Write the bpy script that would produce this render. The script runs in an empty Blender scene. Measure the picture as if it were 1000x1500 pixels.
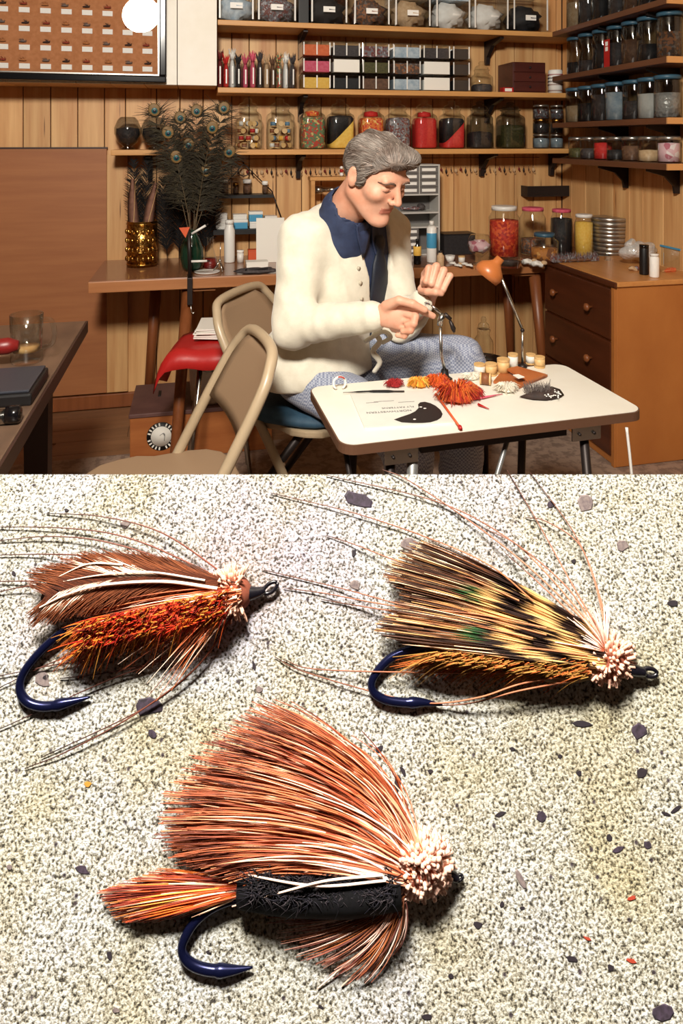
import bpy, bmesh, math, random
import numpy as np
from mathutils import Vector, Matrix, noise
random.seed(7); np.random.seed(7)
R = math.radians
scene = bpy.context.scene
COL = scene.collection

# ------------------------------------------------------------------ camera
F_PX, CX, HY, HCAM = 980.0, 500.0, 206.0, 1.33      # focal length, principal column, horizon row, eye height
YAW = R(12.26)
SA, CA = math.sin(YAW), math.cos(YAW)
cam_d = bpy.data.cameras.new('camera'); cam = bpy.data.objects.new('camera', cam_d); COL.objects.link(cam)
cam_d.sensor_fit = 'HORIZONTAL'; cam_d.sensor_width = 36.0; cam_d.lens = 36.0 * F_PX / 1000.0
cam_d.shift_x = 0.0; cam_d.shift_y = -(750.0 - HY) / 1000.0
cam_d.clip_start = 0.01; cam_d.clip_end = 50
cam.location = (0, 0, HCAM); cam.rotation_euler = (R(90), 0, -YAW)
scene.camera = cam

# ------------------------------------------------------------------ world, lamp, exposure
w = bpy.data.worlds.new('world'); scene.world = w; w.use_nodes = True
w.node_tree.nodes['Background'].inputs[0].default_value = (1.0, 0.80, 0.70, 1)
w.node_tree.nodes['Background'].inputs[1].default_value = 0.035
ld = bpy.data.lights.new('photoflood', 'AREA'); ld.shape = 'DISK'; ld.size = 0.34; ld.energy = 100
ld.color = (1.0, 0.93, 0.83)
lo = bpy.data.objects.new('photoflood', ld); COL.objects.link(lo); lo.location = (-0.2, 0.0, 2.35)
lo.rotation_euler = (Vector((0.45, 2.6, 1.0)) - lo.location).to_track_quat('-Z', 'Y').to_euler()
vs = scene.view_settings
vs.view_transform = 'Standard'; vs.look = 'None'; vs.gamma = 1.0; vs.use_curve_mapping = False; vs.exposure = 0.0
scene.cycles.use_denoising = True
scene.cycles.max_bounces = 8; scene.cycles.transparent_max_bounces = 24
scene.cycles.caustics_reflective = False; scene.cycles.caustics_refractive = False
# ------------------------------------------------------------------ pixel helpers (a pixel is only a direction)
def pdir(px, py):
    a, b = (px - CX) / F_PX, (HY - py) / F_PX
    return Vector((a * CA + SA, -a * SA + CA, b))
def W(px, py, t): return Vector((0, 0, HCAM)) + pdir(px, py) * t          # at camera depth t
def PY(px, py, Y): d = pdir(px, py); return W(px, py, Y / d.y)            # on a plane parallel to the back wall
def PX(px, py, X): d = pdir(px, py); return W(px, py, X / d.x)            # on a plane parallel to the right wall
def PZ(px, py, z): d = pdir(px, py); return W(px, py, (z - HCAM) / d.z)   # on a level plane
def wx(px, Y): return PY(px, HY, Y).x
def mpp(px, Y): return (Y / pdir(px, HY).y) / F_PX                        # metres per pixel there

# ------------------------------------------------------------------ materials
def lin(c):
    return tuple((v / 255 / 12.92) if v / 255 <= 0.04045 else ((v / 255 + 0.055) / 1.055) ** 2.4 for v in c[:3]) + (1.0,)
MATS = {}
def mat(name, c, rough=0.6, metal=0.0, c2=None, scale=20.0, kind='noise', stretch=(1, 1, 1), bump=0.0, bscale=120.0,
        lo_=0.35, hi_=0.65, vary=0.0, spec=0.5, knots=False, detail=4.0, c3=None, sheen=0.0, coat=0.0, alpha=None):
    m = bpy.data.materials.new(name); m.use_nodes = True
    N, L = m.node_tree.nodes, m.node_tree.links
    b = N['Principled BSDF']
    b.inputs['Roughness'].default_value = rough; b.inputs['Metallic'].default_value = metal
    b.inputs['Specular IOR Level'].default_value = spec
    if coat: b.inputs['Coat Weight'].default_value = coat; b.inputs['Coat Roughness'].default_value = 0.08
    if sheen: b.inputs['Sheen Weight'].default_value = sheen
    tc = N.new('ShaderNodeTexCoord'); mp = N.new('ShaderNodeMapping'); mp.inputs['Scale'].default_value = stretch
    L.new(tc.outputs['Object'], mp.inputs['Vector'])
    out = None
    if kind == 'attr':
        a = N.new('ShaderNodeAttribute'); a.attribute_name = 'Col'; out = a.outputs['Color']
    elif c2 is None and not vary:
        b.inputs['Base Color'].default_value = lin(c)
    else:
        if vary:
            oi = N.new('ShaderNodeObjectInfo'); add = N.new('ShaderNodeVectorMath'); add.operation = 'ADD'
            L.new(mp.outputs[0], add.inputs[0])
            sc_ = N.new('ShaderNodeVectorMath'); sc_.operation = 'SCALE'; sc_.inputs[0].default_value = (37., 91., 53.)
            L.new(oi.outputs['Random'], sc_.inputs['Scale']); L.new(sc_.outputs[0], add.inputs[1]); vec = add.outputs[0]
        else: vec = mp.outputs[0]
        if kind == 'voronoi':
            t = N.new('ShaderNodeTexVoronoi'); t.inputs['Scale'].default_value = scale
            sep = N.new('ShaderNodeSeparateColor'); L.new(t.outputs['Color'], sep.inputs[0]); fac = sep.outputs[0]
        elif kind == 'checker':
            t = N.new('ShaderNodeTexChecker'); t.inputs['Scale'].default_value = scale; fac = t.outputs['Fac']
        elif kind == 'wave':
            t = N.new('ShaderNodeTexWave'); t.inputs['Scale'].default_value = scale; t.inputs['Distortion'].default_value = 3.0
            t.inputs['Detail'].default_value = 3.0; fac = t.outputs['Fac']
        else:
            t = N.new('ShaderNodeTexNoise'); t.inputs['Scale'].default_value = scale; t.inputs['Detail'].default_value = detail
            t.inputs['Roughness'].default_value = 0.6; fac = t.outputs['Fac']
        L.new(vec, t.inputs['Vector'])
        rp = N.new('ShaderNodeValToRGB'); rp.color_ramp.elements[0].position = lo_; rp.color_ramp.elements[1].position = hi_
        rp.color_ramp.elements[0].color = lin(c); rp.color_ramp.elements[1].color = lin(c2 or c)
        if c3:
            e = rp.color_ramp.elements.new((lo_ + hi_) / 2); e.color = lin(c3)
        if kind == 'voronoi': rp.color_ramp.interpolation = 'CONSTANT'
        L.new(fac, rp.inputs[0]); out = rp.outputs[0]
        if knots:
            v = N.new('ShaderNodeTexVoronoi'); v.inputs['Scale'].default_value = 3.2; L.new(vec, v.inputs['Vector'])
            kr = N.new('ShaderNodeValToRGB'); kr.color_ramp.elements[0].position = 0.04; kr.color_ramp.elements[1].position = 0.10
            kr.color_ramp.elements[0].color = (0.12, 0.05, 0.02, 1); kr.color_ramp.elements[1].color = (1, 1, 1, 1)
            L.new(v.outputs['Distance'], kr.inputs[0])
            mx = N.new('ShaderNodeMix'); mx.data_type = 'RGBA'; mx.blend_type = 'MULTIPLY'; mx.inputs[0].default_value = 0.8
            L.new(out, mx.inputs[6]); L.new(kr.outputs[0], mx.inputs[7]); out = mx.outputs[2]
        if vary:
            hv = N.new('ShaderNodeHueSaturation'); mr = N.new('ShaderNodeMapRange')
            mr.inputs[3].default_value = 1 - vary; mr.inputs[4].default_value = 1 + vary
            L.new(oi.outputs['Random'], mr.inputs[0]); L.new(mr.outputs[0], hv.inputs['Value']); L.new(out, hv.inputs['Color']); out = hv.outputs[0]
    if out is not None: L.new(out, b.inputs['Base Color'])
    if bump:
        n2 = N.new('ShaderNodeTexNoise'); n2.inputs['Scale'].default_value = bscale; n2.inputs['Detail'].default_value = 2.0
        L.new(tc.outputs['Object'], n2.inputs['Vector'])
        bp = N.new('ShaderNodeBump'); bp.inputs['Strength'].default_value = bump; bp.inputs['Distance'].default_value = 0.4 / bscale
        L.new(n2.outputs['Fac'], bp.inputs['Height']); L.new(bp.outputs[0], b.inputs['Normal'])
    MATS[name] = m
    return m
def glass(name, tint=(1, 1, 1), fac=1.0, rough=0.02):
    m = bpy.data.materials.new(name); m.use_nodes = True; N, L = m.node_tree.nodes, m.node_tree.links
    N.remove(N['Principled BSDF']); o = N['Material Output']
    tr = N.new('ShaderNodeBsdfTransparent'); tr.inputs[0].default_value = tint + (1,)
    gl = N.new('ShaderNodeBsdfGlossy'); gl.inputs['Roughness'].default_value = rough
    fr = N.new('ShaderNodeLayerWeight'); fr.inputs[0].default_value = 0.5
    pw = N.new('ShaderNodeMath'); pw.operation = 'POWER'; pw.inputs[1].default_value = 3.5; L.new(fr.outputs['Facing'], pw.inputs[0])
    ml = N.new('ShaderNodeMath'); ml.operation = 'MULTIPLY_ADD'; ml.inputs[1].default_value = 0.6 * fac; ml.inputs[2].default_value = 0.045 * fac; ml.use_clamp = True
    L.new(pw.outputs[0], ml.inputs[0]); mx = N.new('ShaderNodeMixShader'); L.new(ml.outputs[0], mx.inputs[0])
    L.new(tr.outputs[0], mx.inputs[1]); L.new(gl.outputs[0], mx.inputs[2]); L.new(mx.outputs[0], o.inputs[0])
    MATS[name] = m; return m

mat('pine', (196, 138, 84), 0.5, c2=(232, 188, 130), scale=2.2, stretch=(9, 9, 0.5), vary=0.10, knots=True, lo_=0.3, hi_=0.7)
mat('pine_back', (60, 32, 16), 0.8)
mat('soffit_white', (250, 245, 234), 0.6, c2=(244, 238, 224), scale=6)
mat('hardboard', (150, 92, 54), 0.55, c2=(172, 112, 68), scale=1.6, stretch=(1, 1, 14), lo_=0.25, hi_=0.75)
mat('shelf_wood', (196, 140, 78), 0.5, c2=(214, 160, 96), scale=3, stretch=(0.5, 8, 8))
mat('shelf_dark', (92, 56, 34), 0.5, c2=(112, 70, 44), scale=3, stretch=(8, 0.5, 8))
mat('end_grain', (206, 150, 92), 0.6)
mat('desk_wood', (130, 86, 58), 0.22, c2=(152, 104, 72), scale=3, stretch=(0.6, 9, 9), coat=0.25)
mat('desk_edge', (164, 106, 64), 0.4, c2=(178, 120, 76), scale=3, stretch=(0.6, 9, 9))
mat('leg_wood', (120, 66, 34), 0.4, c2=(140, 82, 46), scale=3, stretch=(9, 9, 0.6))
mat('drawer_wood', (70, 34, 18), 0.35, c2=(88, 44, 24), scale=2.5, stretch=(8, 0.8, 8))
mat('cab_side', (164, 98, 46), 0.5, c2=(188, 122, 62), scale=3.2, stretch=(1.4, 1.4, 0.8), lo_=0.2, hi_=0.75)
mat('cab_top', (190, 128, 70), 0.35, c2=(206, 146, 86), scale=3, stretch=(8, 0.6, 8))
mat('table_dark', (84, 66, 54), 0.35, c2=(112, 88, 70), scale=3.5, stretch=(3, 1, 3))
mat('table_edge', (58, 36, 28), 0.5)
mat('formica', (232, 228, 214), 0.35, c2=(238, 235, 224), scale=5)
mat('brown_trim', (96, 66, 48), 0.5)
mat('steel', (190, 188, 182), 0.25, 1.0)
mat('grey_metal', (150, 150, 148), 0.4, 0.6)
mat('dark_metal', (46, 38, 36), 0.45, 0.5)
mat('black', (18, 16, 17), 0.45)
mat('black_gloss', (14, 13, 15), 0.15)
mat('chair_tan', (168, 148, 120), 0.35, c2=(176, 156, 128), scale=8, spec=0.5)
mat('chair_pan', (150, 124, 98), 0.45)
mat('cushion_blue', (34, 62, 82), 0.7, c2=(44, 74, 94), scale=30)
mat('floor_wood', (120, 84, 56), 0.5, c2=(140, 100, 68), scale=3, stretch=(0.7, 7, 1), vary=0.10)
mat('carpet', (126, 104, 90), 0.95, c2=(158, 134, 116), scale=26, lo_=0.42, hi_=0.56, bump=0.6, bscale=300)
mat('ceiling_paint', (206, 196, 180), 0.9)
mat('wall_paint', (150, 110, 76), 0.8)
mat('white_paper', (238, 235, 226), 0.7)
mat('label_white', (244, 242, 236), 0.6)
mat('white_plastic', (232, 230, 224), 0.35)
mat('blue_plastic', (70, 150, 190), 0.4)
mat('blue_lid', (52, 88, 108), 0.4)
mat('red', (176, 30, 28), 0.45)
mat('dark_red', (120, 24, 22), 0.4)
mat('orange_red', (206, 84, 40), 0.6)
mat('brass', (206, 160, 84), 0.25, 1.0, c2=(120, 80, 36), scale=60, kind='noise', bump=0.5, bscale=90)
mat('green_glass', (20, 50, 36), 0.08)
mat('leather', (158, 86, 42), 0.55, c2=(172, 100, 54), scale=14)
mat('spool_wood', (222, 184, 128), 0.5, c2=(206, 164, 104), scale=20)
mat('lamp_orange', (176, 102, 52), 0.35)
mat('tin', (186, 182, 174), 0.28, 0.9)
mat('foil', (210, 208, 204), 0.3, 0.3, bump=1.0, bscale=40)
glass('glass', (0.95, 0.97, 0.96), 1.6)
glass('glass_thin', (0.97, 0.98, 0.98), 1.2)
glass('glass_smoke', (0.62, 0.64, 0.64), 1.7)
glass('plastic_clear', (0.90, 0.92, 0.93), 1.4, 0.08)
glass('pane', (0.98, 0.98, 0.98), 0.9, 0.004)

# ------------------------------------------------------------------ mesh builder
class MB:
    def __init__(s): s.v, s.f, s.sm, s.mi, s.col = [], [], [], [], []
    def add(s, vs, fs, smooth=False, mi=0, col=None):
        o = len(s.v); s.v.extend([tuple(v) for v in vs]); s.f.extend([tuple(i + o for i in f) for f in fs])
        s.sm.extend([smooth] * len(fs)); s.mi.extend([mi] * len(fs))
        if col is not None: s.col.extend(col if isinstance(col, list) else [col] * len(vs))
        return s
    def box(s, a, b, rz=0.0, c=None, taper=1.0, mi=0, M=None):
        (x0, y0, z0), (x1, y1, z1) = a, b
        vs = [Vector(p) for p in [(x0, y0, z0), (x1, y0, z0), (x1, y1, z0), (x0, y1, z0), (x0, y0, z1), (x1, y0, z1), (x1, y1, z1), (x0, y1, z1)]]
        if taper != 1.0:
            cx, cy = (x0 + x1) / 2, (y0 + y1) / 2
            for i in range(4, 8): vs[i].x = cx + (vs[i].x - cx) * taper; vs[i].y = cy + (vs[i].y - cy) * taper
        if rz:
            o = Vector(c if c else ((x0 + x1) / 2, (y0 + y1) / 2, 0)); m = Matrix.Rotation(rz, 3, 'Z'); vs = [m @ (v - o) + o for v in vs]
        if M is not None: vs = [M @ v for v in vs]
        return s.add(vs, [(0, 3, 2, 1), (4, 5, 6, 7), (0, 1, 5, 4), (1, 2, 6, 5), (2, 3, 7, 6), (3, 0, 4, 7)], False, mi)
    def lathe(s, prof, n=20, c=(0, 0, 0), sq=0.0, smooth=True, mi=0, M=None):
        vs, fs = [], []
        for r, z in prof:
            for k in range(n):
                a = 2 * math.pi * k / n; ca, sa = math.cos(a), math.sin(a)
                q = 1.0
                if sq: q = (abs(ca) ** (2 + sq * 6) + abs(sa) ** (2 + sq * 6)) ** (-1 / (2 + sq * 6))
                p = Vector((c[0] + r * q * ca, c[1] + r * q * sa, c[2] + z)); vs.append(M @ p if M is not None else p)
        m = len(prof)
        for i in range(m - 1):
            for k in range(n):
                k2 = (k + 1) % n; fs.append((i * n + k, i * n + k2, (i + 1) * n + k2, (i + 1) * n + k))
        if prof[0][0] > 1e-5: fs.append(tuple(reversed(range(n))))
        if prof[-1][0] > 1e-5: fs.append(tuple(range((m - 1) * n, m * n)))
        return s.add(vs, fs, smooth, mi)
    def tube(s, pts, r, n=8, cap=True, smooth=True, mi=0, flat=1.0, up=(0, 0, 1), col=None):
        pts = [Vector(p) for p in pts]; m = len(pts)
        rs = r if isinstance(r, (list, tuple)) else [r] * m
        vs, fs, cols = [], [], []; side = None
        for i, p in enumerate(pts):
            t = (pts[min(i + 1, m - 1)] - pts[max(i - 1, 0)]).normalized()
            if side is None:
                u = Vector(up)
                if abs(u.dot(t)) > 0.95: u = Vector((1, 0, 0)) if abs(t.x) < 0.9 else Vector((0, 1, 0))
                side = t.cross(u).normalized()
            else:
                side = (side - t * side.dot(t)).normalized()
            bn = side.cross(t)
            for k in range(n):
                a = 2 * math.pi * k / n
                vs.append(p + side * (math.cos(a) * rs[i]) + bn * (math.sin(a) * rs[i] * flat))
                if col is not None: cols.append(col[i] if isinstance(col, list) else col)
        for i in range(m - 1):
            for k in range(n):
                k2 = (k + 1) % n; fs.append((i * n + k, (i + 1) * n + k, (i + 1) * n + k2, i * n + k2))
        if cap: fs.append(tuple(range(n))); fs.append(tuple(reversed(range((m - 1) * n, m * n))))
        return s.add(vs, fs, smooth, mi, cols if col is not None else None)
    def cyl(s, a, b, r, r2=None, n=14, mi=0): return s.tube([a, b], [r, r if r2 is None else r2], n, True, True, mi)
    def ell(s, c, r, n=14, m=9, M=None, mi=0, bumpy=0.0, fr=30.0):
        prof = []
        vs, fs = [], []
        for i in range(m + 1):
            th = math.pi * i / m
            for k in range(n):
                a = 2 * math.pi * k / n
                d = Vector((math.sin(th) * math.cos(a), math.sin(th) * math.sin(a), -math.cos(th)))
                q = 1 + (bumpy * noise.noise(Vector((d.x * r[0], d.y * r[1], d.z * r[2])) * fr + Vector(c) * 7) if bumpy else 0)
                p = Vector((d.x * r[0] * q, d.y * r[1] * q, d.z * r[2] * q))
                vs.append((M @ p if M is not None else p) + Vector(c))
        for i in range(m):
            for k in range(n):
                k2 = (k + 1) % n; fs.append((i * n + k, i * n + k2, (i + 1) * n + k2, (i + 1) * n + k))
        return s.add(vs, fs, True, mi)
    def prism(s, poly, d, mi=0, smooth=False):          # polygon of 3D points extruded by vector d
        n = len(poly); P = [Vector(p) for p in poly]; D = Vector(d)
        vs = P + [p + D for p in P]
        fs = [tuple(range(n)), tuple(reversed(range(n, 2 * n)))] + [(i, i + n, (i + 1) % n + n, (i + 1) % n) for i in range(n)]
        return s.add(vs, fs, smooth, mi)
    def build(s, name, m, parent=None, world=True, bevel=0.0, kind=None, fix=True):
        me = bpy.data.meshes.new(name)
        off = parent.location if (parent is not None and world) else Vector((0, 0, 0))
        if parent is not None and world and parent.parent is not None: off = off + parent.parent.location
        me.from_pydata([(x - off[0], y - off[1], z - off[2]) for x, y, z in s.v], [], s.f)
        me.polygons.foreach_set('use_smooth', s.sm); me.polygons.foreach_set('material_index', s.mi)
        for k in (m if isinstance(m, (list, tuple)) else [m]): me.materials.append(MATS[k])
        if s.col:
            a = me.color_attributes.new('Col', 'FLOAT_COLOR', 'POINT')
            a.data.foreach_set('color', np.array(s.col, dtype=np.float32)[:, :4].ravel())
        if bevel or fix:
            bm = bmesh.new(); bm.from_mesh(me)
            if fix and len(s.f) < 20000: bmesh.ops.recalc_face_normals(bm, faces=bm.faces)
            if bevel:
                es = [e for e in bm.edges if e.is_manifold and e.calc_face_angle(0) > 0.5]
                bmesh.ops.bevel(bm, geom=es, offset=bevel, segments=2, affect='EDGES', profile=0.6)
            bm.to_mesh(me); bm.free()
        me.update()
        o = bpy.data.objects.new(name, me); COL.objects.link(o)
        if parent is not None: o.parent = parent
        if kind: o['kind'] = kind
        return o
def tag(o, label, cat, group=None, kind=None):
    o['label'] = label; o['category'] = cat
    if group: o['group'] = group
    if kind: o['kind'] = kind
    return o
def thing(name, label, cat, loc=(0, 0, 0), rz=0.0, group=None):
    o = bpy.data.objects.new(name, None); COL.objects.link(o); o.empty_display_size = 0.05
    o.location = loc; o.rotation_euler = (0, 0, rz); return tag(o, label, cat, group)
def struct(o): o['kind'] = 'structure'; return o
def dup(root, loc, rz=0.0, label=None, group=None, rx=None, scale=None):
    r = root.copy(); COL.objects.link(r); r.location = loc; r.rotation_euler = (0, 0, rz) if rx is None else (rx[0], rx[1], rz)
    if label: r['label'] = label
    if group: r['group'] = group
    if scale: r.scale = (scale,) * 3 if not isinstance(scale, tuple) else scale
    for ch in list(root.children):
        c = ch.copy(); COL.objects.link(c); c.parent = r
        for g in list(ch.children):
            d = g.copy(); COL.objects.link(d); d.parent = c
    return r
def newmat(o, m):                                        # a copy that differs in colour: its own mesh data
    o.data = o.data.copy(); o.data.materials.clear(); o.data.materials.append(MATS[m]); return o
def spline(pts, n=10):                                   # Catmull-Rom through the points
    P = [Vector(p) for p in pts]; P = [P[0] * 2 - P[1]] + P + [P[-1] * 2 - P[-2]]; out = []
    for i in range(1, len(P) - 2):
        for k in range(n):
            t = k / n; a, b, c, d = P[i - 1], P[i], P[i + 1], P[i + 2]
            out.append(0.5 * ((2 * b) + (c - a) * t + (2 * a - 5 * b + 4 * c - d) * t * t + (3 * b - a - 3 * c + d) * t ** 3))
    out.append(P[-2]); return out
# ------------------------------------------------------------------ the room
YB, XR = 3.50, 2.06
b = MB().box((-2.6, -1.6, -0.05), (XR + 0.2, YB + 0.1, 0.0)); floor = struct(b.build('floor', 'floor_wood'))
ix = 0
for y0 in np.arange(2.0, YB - 0.01, 0.125):               # boards that show beyond the carpet
    x0 = -1.2 + 0.3 * (ix % 3); ix += 1
    while x0 < XR - 0.02:
        x1 = min(x0 + 0.9, XR - 0.01)
        MB().box((x0 + 0.002, y0 + 0.0015, 0.0002), (x1 - 0.002, min(y0 + 0.1235, YB - 0.03), 0.006)).build('floor_board', 'floor_wood', floor); x0 = x1
wb = struct(MB().box((-2.6, YB + 0.016, 0), (XR + 0.1, YB + 0.08, 2.5)).build('wall_back', 'pine_back'))
x = -1.3
ws = [0.115, 0.135, 0.10, 0.14, 0.125]
i = 0
while x < XR - 0.02:
    wd = min(ws[i % 5] + 0.01 * ((i * 7) % 3 - 1), XR - x); i += 1
    MB().box((x + 0.002, YB, 0.0), (x + wd - 0.002, YB + 0.0155, 2.45)).build('plank', 'pine', wb, bevel=0.003); x += wd
wr = struct(MB().box((XR + 0.016, 0.4, 0), (XR + 0.08, YB + 0.08, 2.5)).build('wall_right', 'pine_back'))
y = YB - 0.003; i = 2
while y > 1.3:
    wd = ws[i % 5]; i += 1
    MB().box((XR, y - wd + 0.002, 0.0), (XR + 0.0155, y - 0.002, 2.45)).build('plank', 'pine', wr, bevel=0.003); y -= wd
struct(MB().box((-2.6, -1.6, 2.5), (XR + 0.2, YB + 0.1, 2.55)).build('ceiling', 'ceiling_paint'))
struct(MB().box((-2.66, -1.6, 0), (-2.6, YB + 0.1, 2.5)).build('wall_left', 'wall_paint'))
struct(MB().box((-1.3, YB - 0.022, 0.0065), (XR - 0.01, YB - 0.001, 0.075)).build('baseboard_back', 'leg_wood', bevel=0.004))
# boxed-in bulkhead at the left: cream planks in front, pine planks underneath
SX1 = wx(318, 3.24); SZ = PY(290, 125, 3.24).z
wu = struct(MB().box((-1.6, 3.256, SZ + 0.014), (SX1 - 0.004, YB - 0.001, 2.495)).build('wall_bulkhead', 'pine_back'))
xe = SX1
for k in range(12):
    wd = 0.185 if k == 0 else 0.15
    MB().box((xe - wd + 0.0015, 3.24, SZ), (xe - 0.0015, 3.2555, 2.49)).build('plank', 'soffit_white', wu, bevel=0.002)
    MB().box((xe - wd + 0.0015, 3.2565, SZ), (xe - 0.0015, YB - 0.002, SZ + 0.0135)).build('plank', 'pine', wu, bevel=0.002); xe -= wd
# hardboard sheet against the wall
HX = wx(156, 3.47); HZ = PY(80, 218, 3.47).z
hb = thing('hardboard_sheet', 'large plain brown hardboard sheet fixed to the pine wall beside the desk', 'board', (-0.8, 3.48, 0))
MB().box((-1.5, 3.474, 0.085), (HX, 3.488, HZ)).build('sheet', 'hardboard', hb, bevel=0.002)
MB().box((-1.5, 3.470, HZ + 0.0005), (HX + 0.004, 3.49, HZ + 0.008)).build('edge_strip', 'table_edge', hb)
MB().box((HX + 0.001, 3.472, 0.085), (HX + 0.10, 3.49, HZ - 0.03)).build('side_batten', 'pine', hb, bevel=0.002)
# carpet on the boards
MB().box((-1.9, -0.6, 0.0065), (1.95, 2.93, 0.018)).build('carpet', 'carpet', bevel=0.003)
tag(bpy.data.objects['carpet'], 'mottled grey-brown carpet lying on the wooden floor', 'carpet')

# ------------------------------------------------------------------ shelves
def bracket(parent, x, yb, z, depth, drop, face='-y', t=0.022):
    if face == '-y':
        poly = [(x, yb, z), (x, yb - depth, z), (x, yb - depth, z - 0.012), (x, yb - depth * 0.45, z - 0.035), (x, yb - 0.03, z - drop * 0.7), (x, yb - 0.025, z - drop), (x, yb, z - drop)]
        MB().prism(poly, (t, 0, 0)).build('bracket', 'dark_metal', parent)
    else:
        poly = [(yb, x, z), (yb - depth, x, z), (yb - depth, x, z - 0.012), (yb - depth * 0.45, x, z - 0.035), (yb - 0.03, x, z - drop * 0.7), (yb - 0.025, x, z - drop), (yb, x, z - drop)]
        MB().prism(poly, (0, t, 0)).build('bracket', 'dark_metal', parent)
YF = 3.26
Z1, Z2, Z3 = 1.911, 1.586, 1.287
def bshelf(z, xa, xb, label, th=0.026, br=(), m='shelf_wood', front=None):
    t = thing('wall_shelf', label, 'shelf', ((xa + xb) / 2, YB - 0.001, z - th), 0)
    MB().box((xa, YF, z - th), (xb, YB - 0.001, z)).build('board', m, t, bevel=0.003)
    for bx_ in br: bracket(t, bx_, YB - 0.001, z - th - 0.0005, 0.2, 0.13)
    return t
bshelf(Z1, SX1 + 0.003, XR - 0.002, 'long pine shelf carrying the row of big clear storage boxes', br=(wx(440, 3.4), wx(720, 3.4)))
bshelf(Z2, SX1 + 0.003, XR - 0.002, 'long pine shelf carrying feather bags, stacked small boxes and a wooden chest', br=(wx(440, 3.4), wx(720, 3.4)))
bshelf(Z3, wx(162, YF), XR - 0.002, 'long pine shelf carrying the row of tall stoppered glass jars', br=(wx(437, 3.4), wx(712, 3.4), wx(816, 3.4), wx(215, 3.4)))
XF = 1.86
RZ = [(1.911, ''), (1.672, ''), (1.424, ''), (1.236, '')]
RL = ['dark right-wall shelf carrying jars just under the ceiling', 'dark right-wall shelf carrying tall jars, one with a red label', 'dark right-wall shelf carrying wide jars with blue lids', 'dark right-wall shelf carrying small jars and bags, lowest above the dresser']
for (z, _), lb in zip(RZ, RL):
    t = thing('side_shelf', lb, 'shelf', (XR - 0.13, 2.85, z - 0.026))
    MB().box((XF, 2.368, z - 0.026), (XR - 0.001, 3.256, z)).build('board', 'shelf_dark', t, bevel=0.002)
    MB().box((XF, 2.36, z - 0.026), (XR - 0.001, 2.3675, z)).build('end_face', 'end_grain', t)
    for yy in (2.535, 2.889): bracket(t, yy, XR - 0.001, z - 0.0265, 0.16, 0.11, '-x', 0.012)

# ------------------------------------------------------------------ desk
DZ, DY = 0.74, 2.95
DXA, DXB = -0.44, XR - 0.006
desk = thing('work_desk', 'long brown wooden work desk along the pine wall', 'desk', ((DXA + DXB) / 2, 3.2, 0))
MB().box((DXA, DY + 0.012, DZ - 0.05), (DXB, 3.47, DZ)).build('desk_top', 'desk_wood', desk, bevel=0.003)
MB().box((DXA, DY, DZ - 0.048), (DXB, DY + 0.0115, DZ - 0.001)).build('front_edge', 'desk_edge', desk, bevel=0.003)
for (xa, ya, xb_, yb_) in ((wx(276, 3.02), 3.02, PZ(254, 696, 0.02).x, 2.64), (wx(782, 3.0), 3.0, wx(790, 3.0) + 0.03, 2.98), (wx(742, 3.35), 3.36, wx(752, 3.38), 3.4), (wx(230, 3.4), 3.4, wx(215, 3.4), 3.42)):
    MB().tube([(xa, ya, DZ - 0.0505), (xb_, yb_, 0.029 if yb_ < 2.93 else 0.011)], [0.028, 0.019], 16).build('leg', 'leg_wood', desk)
for xx in (wx(300, 2.98), wx(770, 2.98)):
    MB().box((xx - 0.06, 2.975, DZ - 0.064), (xx + 0.045, 3.05, DZ - 0.0505)).build('cleat', 'desk_edge', desk)

# ------------------------------------------------------------------ dresser at the right
CZ = 0.765; CXF = 1.645; CY0, CY1 = 2.385, 2.93
dr = thing('dresser', 'wooden dresser with dark drawer fronts and orange side against the right wall', 'dresser', (1.85, 2.65, 0))
MB().box((CXF, CY0, 0.02), (XR - 0.004, CY1, CZ - 0.022)).build('carcass', 'cab_side', dr, bevel=0.003)
MB().box((CXF - 0.004, CY0 - 0.012, CZ - 0.0215), (XR - 0.004, CY1, CZ)).build('dresser_top', 'cab_top', dr, bevel=0.005)
MB().box((CXF - 0.016, CY0 - 0.012, CZ - 0.024), (CXF - 0.0045, CY1, CZ - 0.002)).build('top_moulding', 'drawer_wood', dr, bevel=0.004)
zt = CZ - 0.034
for hgt in (0.205, 0.205, 0.24):
    dd = MB().box((CXF - 0.014, CY0 + 0.022, zt - hgt), (CXF - 0.0005, CY1 - 0.006, zt)).build('drawer', 'drawer_wood', dr, bevel=0.004)
    for yk in (CY0 + 0.15, CY1 - 0.12):
        MB().lathe([(0.006, 0), (0.006, 0.012), (0.016, 0.02), (0.017, 0.028), (0.010, 0.034), (0, 0.035)], 14,
                   M=Matrix.Translation((CXF - 0.0145, yk, zt - hgt * 0.5)) @ Matrix.Rotation(R(-90), 4, 'Y')).build('knob', 'leg_wood', dd, world=False).location = -dr.location
    zt -= hgt + 0.01
MB().box((CXF - 0.010, CY0 + 0.002, 0.02), (CXF - 0.0005, CY0 + 0.020, CZ - 0.026)).build('corner_stile', 'cab_side', dr)
for (xx, yy) in ((CXF + 0.03, CY0 + 0.03), (XR - 0.04, CY0 + 0.03), (CXF + 0.03, CY1 - 0.03), (XR - 0.04, CY1 - 0.03)):
    MB().box((xx - 0.02, yy - 0.02, 0.0065 if yy > 2.93 else 0.0185), (xx + 0.02, yy + 0.02, 0.02)).build('foot', 'drawer_wood', dr)

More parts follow.
